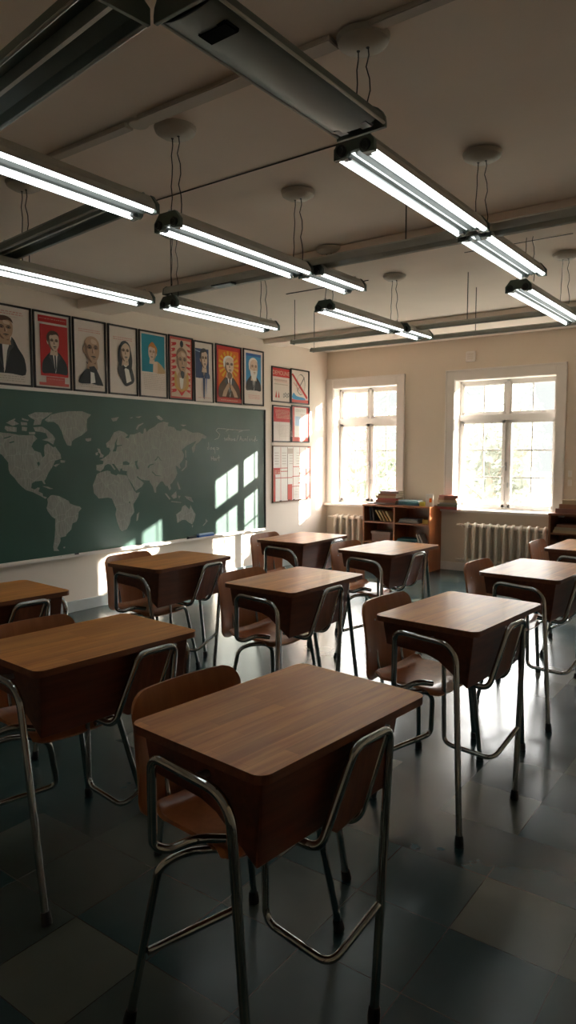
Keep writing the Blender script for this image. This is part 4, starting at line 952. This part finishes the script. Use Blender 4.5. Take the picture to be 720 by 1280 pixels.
def cover(c):
    if c not in CV: CV[c] = mat('book_cloth_%d' % len(CV), c, .6, 0, .1, 30)
    return CV[c]
def book(label, loc, size, c, rz=0, tilt=0, upright=False, group=None, cat='book', name='book'):
    """size: length (x), depth (y), thickness; flat with spine towards the room, or upright"""
    l, d, t = size; mb = MB()
    if not upright:
        cv = .0025
        mb.rbox((-l/2, -d/2, 0), (l/2, d/2, cv), .001, 0); mb.rbox((-l/2, -d/2, t-cv), (l/2, d/2, t), .001, 0); mb.rbox((-l/2, -d/2, 0), (l/2, -d/2+cv, t), .001, 0)
        mb.rbox((-l/2+.004, -d/2+cv, cv), (l/2-.004, d/2-.004, t-cv), .0005, 1)
    else:   # l = height, t = thickness along x
        cv = .0025
        mb.rbox((-t/2, -d/2, 0), (-t/2+cv, d/2, l), .001, 0); mb.rbox((t/2-cv, -d/2, 0), (t/2, d/2, l), .001, 0); mb.rbox((-t/2, -d/2, 0), (t/2, -d/2+cv, l), .001, 0)
        mb.rbox((-t/2+cv, -d/2+cv, .004), (t/2-cv, d/2-.004, l-.004), .0005, 1)
    o = mb.build(name, [cover(c), M['page']]); o.location = loc; o.rotation_euler = (0, tilt, rz)
    return tag(o, label, cat, group)
OR = ['bottom', 'second up', 'third up', 'fourth up', 'fifth up', 'sixth up']
def stack(x, y, z, specs, where, group):
    n = len(specs)
    for k, (l, d, t, c, rz, dx, cn) in enumerate(specs):
        pos = 'top' if k == n-1 else OR[k]
        book('%s book, %s of the stack %s' % (cn, pos, where), (x+dx, y, z), (l, d, t), c, R5(rz), group=group); z += t+.0006
    return z
BR, BR2, RD, TN, GN, GY = (.20, .07, .04), (.30, .14, .08), (.33, .07, .06), (.45, .33, .2), (.12, .15, .1), (.3, .28, .27)
stack(-4.165, 7.86, .7852, [(.30, .21, .022, GY, 3, -.03, 'grey'), (.29, .2, .03, BR, -4, .0, 'brown'), (.28, .2, .024, RD, 5, .01, 'dull red'), (.27, .19, .03, TN, 2, -.01, 'tan'), (.26, .18, .026, BR2, -3, .01, 'light brown'), (.25, .18, .03, (.27, .17, .15), 4, .03, 'dusty pink-brown')], 'on the orange-brown bookcase, left', 'book stack on the bookcase')
book('thin grey booklet lying flat left of the book stack on the bookcase', (-4.36, 7.80, .7852), (.12, .17, .01), GY, R5(10), group=None)
stack(-3.86, 7.85, .7852, [(.30, .2, .02, (.10, .22, .32), 4, 0, 'dark blue'), (.28, .2, .022, (.12, .38, .5), -5, .01, 'teal'), (.25, .19, .018, (.35, .55, .68), 6, -.01, 'pale blue')], 'of blue books on the bookcase', 'blue books on the bookcase')
book('small yellow book beside the blue books on the bookcase', (-3.655, 7.84, .7852), (.10, .17, .045), (.65, .58, .1), R5(-4))
cd_ = thing('folded_card', 'small white folded card with orange mark standing on the bookcase corner', 'card', (-3.575, 7.74, .7852), R5(10))
MB().add([(-.045, .0, 0), (.045, 0, 0), (.045, .025, .15), (-.045, .025, .15), (-.045, .002, 0), (.045, .002, 0), (.045, .027, .15), (-.045, .027, .15)], [(0, 1, 2, 3), (7, 6, 5, 4), (0, 4, 5, 1), (1, 5, 6, 2), (2, 6, 7, 3), (3, 7, 4, 0)]).build('front_leaf', M['white'], cd_)
MB().add([(-.045, .055, 0), (.045, .055, 0), (.045, .027, .15), (-.045, .027, .15), (-.045, .057, 0), (.045, .057, 0), (.045, .029, .15), (-.045, .029, .15)], [(0, 1, 2, 3), (7, 6, 5, 4), (0, 4, 5, 1), (1, 5, 6, 2), (2, 6, 7, 3), (3, 7, 4, 0)]).build('back_leaf', M['white'], cd_)
MB().add([(.0, .0045, .05), (.03, .0045, .05), (.03, .0135, .10), (.0, .0135, .10)], [(0, 1, 2, 3)]).build('printed_mark', M['orange'], cd_, fixn=False).location = (0, -.0015, 0)
# sill stack
stack(-3.40, 7.945, WZ0+.0005, [(.25, .14, .03, RD, 2, -.005, 'dark red'), (.26, .14, .026, (.16, .18, .12), -3, .0, 'green'), (.23, .13, .022, (.3, .3, .27), 3, .01, 'grey'), (.25, .14, .03, TN, -2, 0, 'tan'), (.22, .13, .026, BR2, 3, -.01, 'light brown'), (.24, .14, .03, (.32, .12, .09), 1, .01, 'reddish')], 'on the right window sill', 'book stack on the window sill')
# inside the first bookcase
zs = .555+.0185
for k, (c, cn, tl) in enumerate([((.05, .05, .07), 'black', -5), ((.10, .07, .06), 'dark brown', -9)]):
    book('%s book leaning at the left in the upper left compartment' % cn, (-4.355+.045*k, 7.78, zs+.004), (.17, .14, .026), c, 0, R5(tl), True, 'leaning books in the bookcase')
for k, (c, cn) in enumerate([((.45, .30, .14), 'tan'), ((.52, .38, .18), 'straw coloured'), ((.40, .22, .08), 'ochre'), ((.58, .45, .24), 'cream')]):
    book('%s book leaning left, %s of four in the upper left compartment' % (cn, ['first', 'second', 'third', 'last'][k]), (-4.205+.045*k, 7.78, zs+.009), (.155-.004*k, .13, .022), c, 0, R5(-33), True, 'leaning books in the bookcase')
stack(-3.83, 7.80, zs, [(.27, .2, .018, GY, 2, 0, 'grey'), (.26, .2, .016, (.42, .38, .34), -3, .01, 'beige'), (.24, .19, .014, (.25, .25, .27), 4, .0, 'slate')], 'in the upper right compartment', 'flat magazines in the bookcase')
book('yellow-brown boxy book beside the flat magazines in the bookcase', (-3.60, 7.78, zs), (.09, .15, .055), (.5, .32, .06))
zs2 = .30+.0185
bxx = thing('storage_box', 'pinkish lidded storage box in the left middle compartment', 'box', (-4.21, 7.80, zs2))
MB().rbox((-.13, -.09, 0), (.13, .09, .095), .004).build('box_body', cover((.38, .24, .2)), bxx); MB().rbox((-.138, -.098, .095), (.138, .098, .125), .004).build('lid', cover((.42, .28, .24)), bxx)
stack(-3.86, 7.80, zs2, [(.27, .2, .03, (.04, .14, .15), 0, 0, 'dark teal'), (.26, .19, .03, (.06, .17, .18), 4, .01, 'teal-green')], 'in the right middle compartment', 'teal books in the bookcase')
for k in range(2): book(['pale', 'light grey'][k]+' book leaning in the right middle compartment', (-3.66+.035*k, 7.76, zs2+.007), (.13, .14, .022), (.5, .44, .38), 0, R5(-25), True, 'leaning books in the right compartment')
stack(-3.70, 7.80, .0685, [(.2, .19, .04, BR, 0, 0, 'brown'), (.2, .18, .05, (.35, .3, .26), 3, .01, 'beige')], 'on the bottom shelf', 'books on the bottom shelf')
# second bookcase
stack(-1.93, 7.83, .7852, [(.34, .24, .05, (.2, .1, .08), 2, 0, 'dark brown'), (.30, .22, .045, BR2, -4, .02, 'light brown'), (.26, .2, .045, TN, 5, .02, 'tan')], 'on the dark bookcase at the right edge', 'books on the dark bookcase')
stack(-1.96, 7.80, zs, [(.30, .22, .03, TN, 0, 0, 'tan'), (.30, .22, .03, (.35, .3, .2), 2, .01, 'olive'), (.27, .2, .03, BR2, -3, .02, 'brown')], 'inside the dark bookcase', 'books inside the dark bookcase')

# wall bits
vb = thing('wall_vent_box', 'small cream square vent box on the wall above, between the windows', 'vent', (-3.195, YW, 2.56))
MB().rbox((-.058, -.03, -.06), (.058, 0, .06), .006).build('cover', M['trim'], vb)
g = MB()
for k in range(5): g.rbox((-.04, -.034, -.035+.016*k), (.04, -.029, -.028+.016*k), .001)
g.build('grille', M['rad'], vb)
for z, l in ((1.20, 'upper small white switch plate right of the right window'), (1.10, 'lower small white switch plate right of the right window')):
    sw = thing('switch_plate', l, 'switch', (-2.035, YW, z)); MB().rbox((-.022, -.010, -.035), (.022, 0, .035), .003).build('plate', M['trim'], sw); MB().rbox((-.008, -.016, -.014), (.008, -.009, .014), .002).build('rocker', M['white'], sw)

# ------------------------------------------------------------------ outside
gd = MB().box((-60, YW+TH, -.75), (40, 80, -.65)); o = gd.build('lawn_ground', M['lawn']); o['kind'] = 'structure'; o['label'] = 'pale lawn outside the windows'
def tree(label, x, y, h, r, mt, seed):
    rnd = random.Random(seed); root = thing('garden_tree', label, 'tree', (x, y, -.66), 0, 'trees outside the windows')
    tk = MB().tube([(0, 0, 0), (.05, .02, h*.3), (-.03, .05, h*.6), (.02, 0, h*.85)], [.16, .12, .08, .03], 10)
    for k in range(7):
        a = rnd.uniform(0, 2*PI); z = h*rnd.uniform(.3, .7); tk.tube([(0, 0, z), (math.cos(a)*r*.4, math.sin(a)*r*.4, z+h*.12), (math.cos(a)*r*.75, math.sin(a)*r*.75, z+h*.2)], [.05, .03, .012], 6)
    tk.build('trunk', M['bark'], root)
    lf = MB(); cs = [(rnd.uniform(-r, r)*.6, rnd.uniform(-r, r)*.6, h*rnd.uniform(.25, .95), r*rnd.uniform(.3, .55)) for _ in range(16)]
    for (cx, cy, cz, cr) in cs:
        for _ in range(110):
            v = Vector((rnd.gauss(0, 1), rnd.gauss(0, 1), rnd.gauss(0, 1))).normalized()*cr*rnd.uniform(.5, 1.05); p = Vector((cx, cy, cz))+v
            a = Vector((rnd.gauss(0, 1), rnd.gauss(0, 1), rnd.gauss(0, 1))).normalized(); b = a.orthogonal().normalized(); s_ = rnd.uniform(.05, .11)
            lf.add([p-a*s_, p+b*s_*.5, p+a*s_, p-b*s_*.5], [(0, 1, 2, 3)])
    lf.build('foliage', mt, root, fixn=False)
tree('pale green garden tree behind the right half of the left window', -8.6, 14.5, 3.9, 1.5, M['leafA'], 1)
tree('yellow-green garden tree outside the left edge of the right window', -6.5, 17.5, 3.7, 1.5, M['leafB'], 2)
tree('grey-green garden tree outside the middle of the right window', -5.2, 14.2, 3.2, 1.2, M['leafB'], 3)
tree('bushy garden tree outside the right half of the right window', -3.3, 17.6, 3.8, 1.5, M['leafA'], 4)
tree('garden tree beyond the left part of the left window', -11.6, 18.0, 4.2, 1.5, M['leafB'], 5)

# ------------------------------------------------------------------ light
SUN = Vector((-1, -.845, -.380)).normalized()
sl = bpy.data.lights.new('sun', 'SUN'); sl.energy = 22.0; sl.angle = math.radians(.5); sl.color = (1, .93, .82)
so = bpy.data.objects.new('sun', sl); COL.objects.link(so); so.rotation_euler = SUN.to_track_quat('-Z', 'Y').to_euler(); so.location = (6, 16, 8)
w = bpy.data.worlds.new('world'); S.world = w; w.use_nodes = True; nt = w.node_tree; bg = nt.nodes['Background']
tc = nt.nodes.new('ShaderNodeTexCoord'); sp = nt.nodes.new('ShaderNodeSeparateXYZ'); rp = nt.nodes.new('ShaderNodeValToRGB')
nt.links.new(tc.outputs['Generated'], sp.inputs[0]); nt.links.new(sp.outputs['Z'], rp.inputs['Fac'])
rp.color_ramp.elements[0].position = .12; rp.color_ramp.elements[0].color = (.046, .047, .0455, 1); rp.color_ramp.elements[1].position = .34; rp.color_ramp.elements[1].color = (1, .97, .94, 1)
nt.links.new(rp.outputs['Color'], bg.inputs['Color']); bg.inputs['Strength'].default_value = 15.0

S.view_settings.view_transform = 'Standard'; S.view_settings.look = 'None'; S.view_settings.gamma = 1; S.view_settings.use_curve_mapping = False
S.view_settings.exposure = .72
S.cycles.use_denoising = True
S.cycles.max_bounces = 10; S.cycles.diffuse_bounces = 6; S.cycles.glossy_bounces = 5; S.cycles.transparent_max_bounces = 12
S.cycles.sample_clamp_indirect = 8; S.cycles.blur_glossy = .6
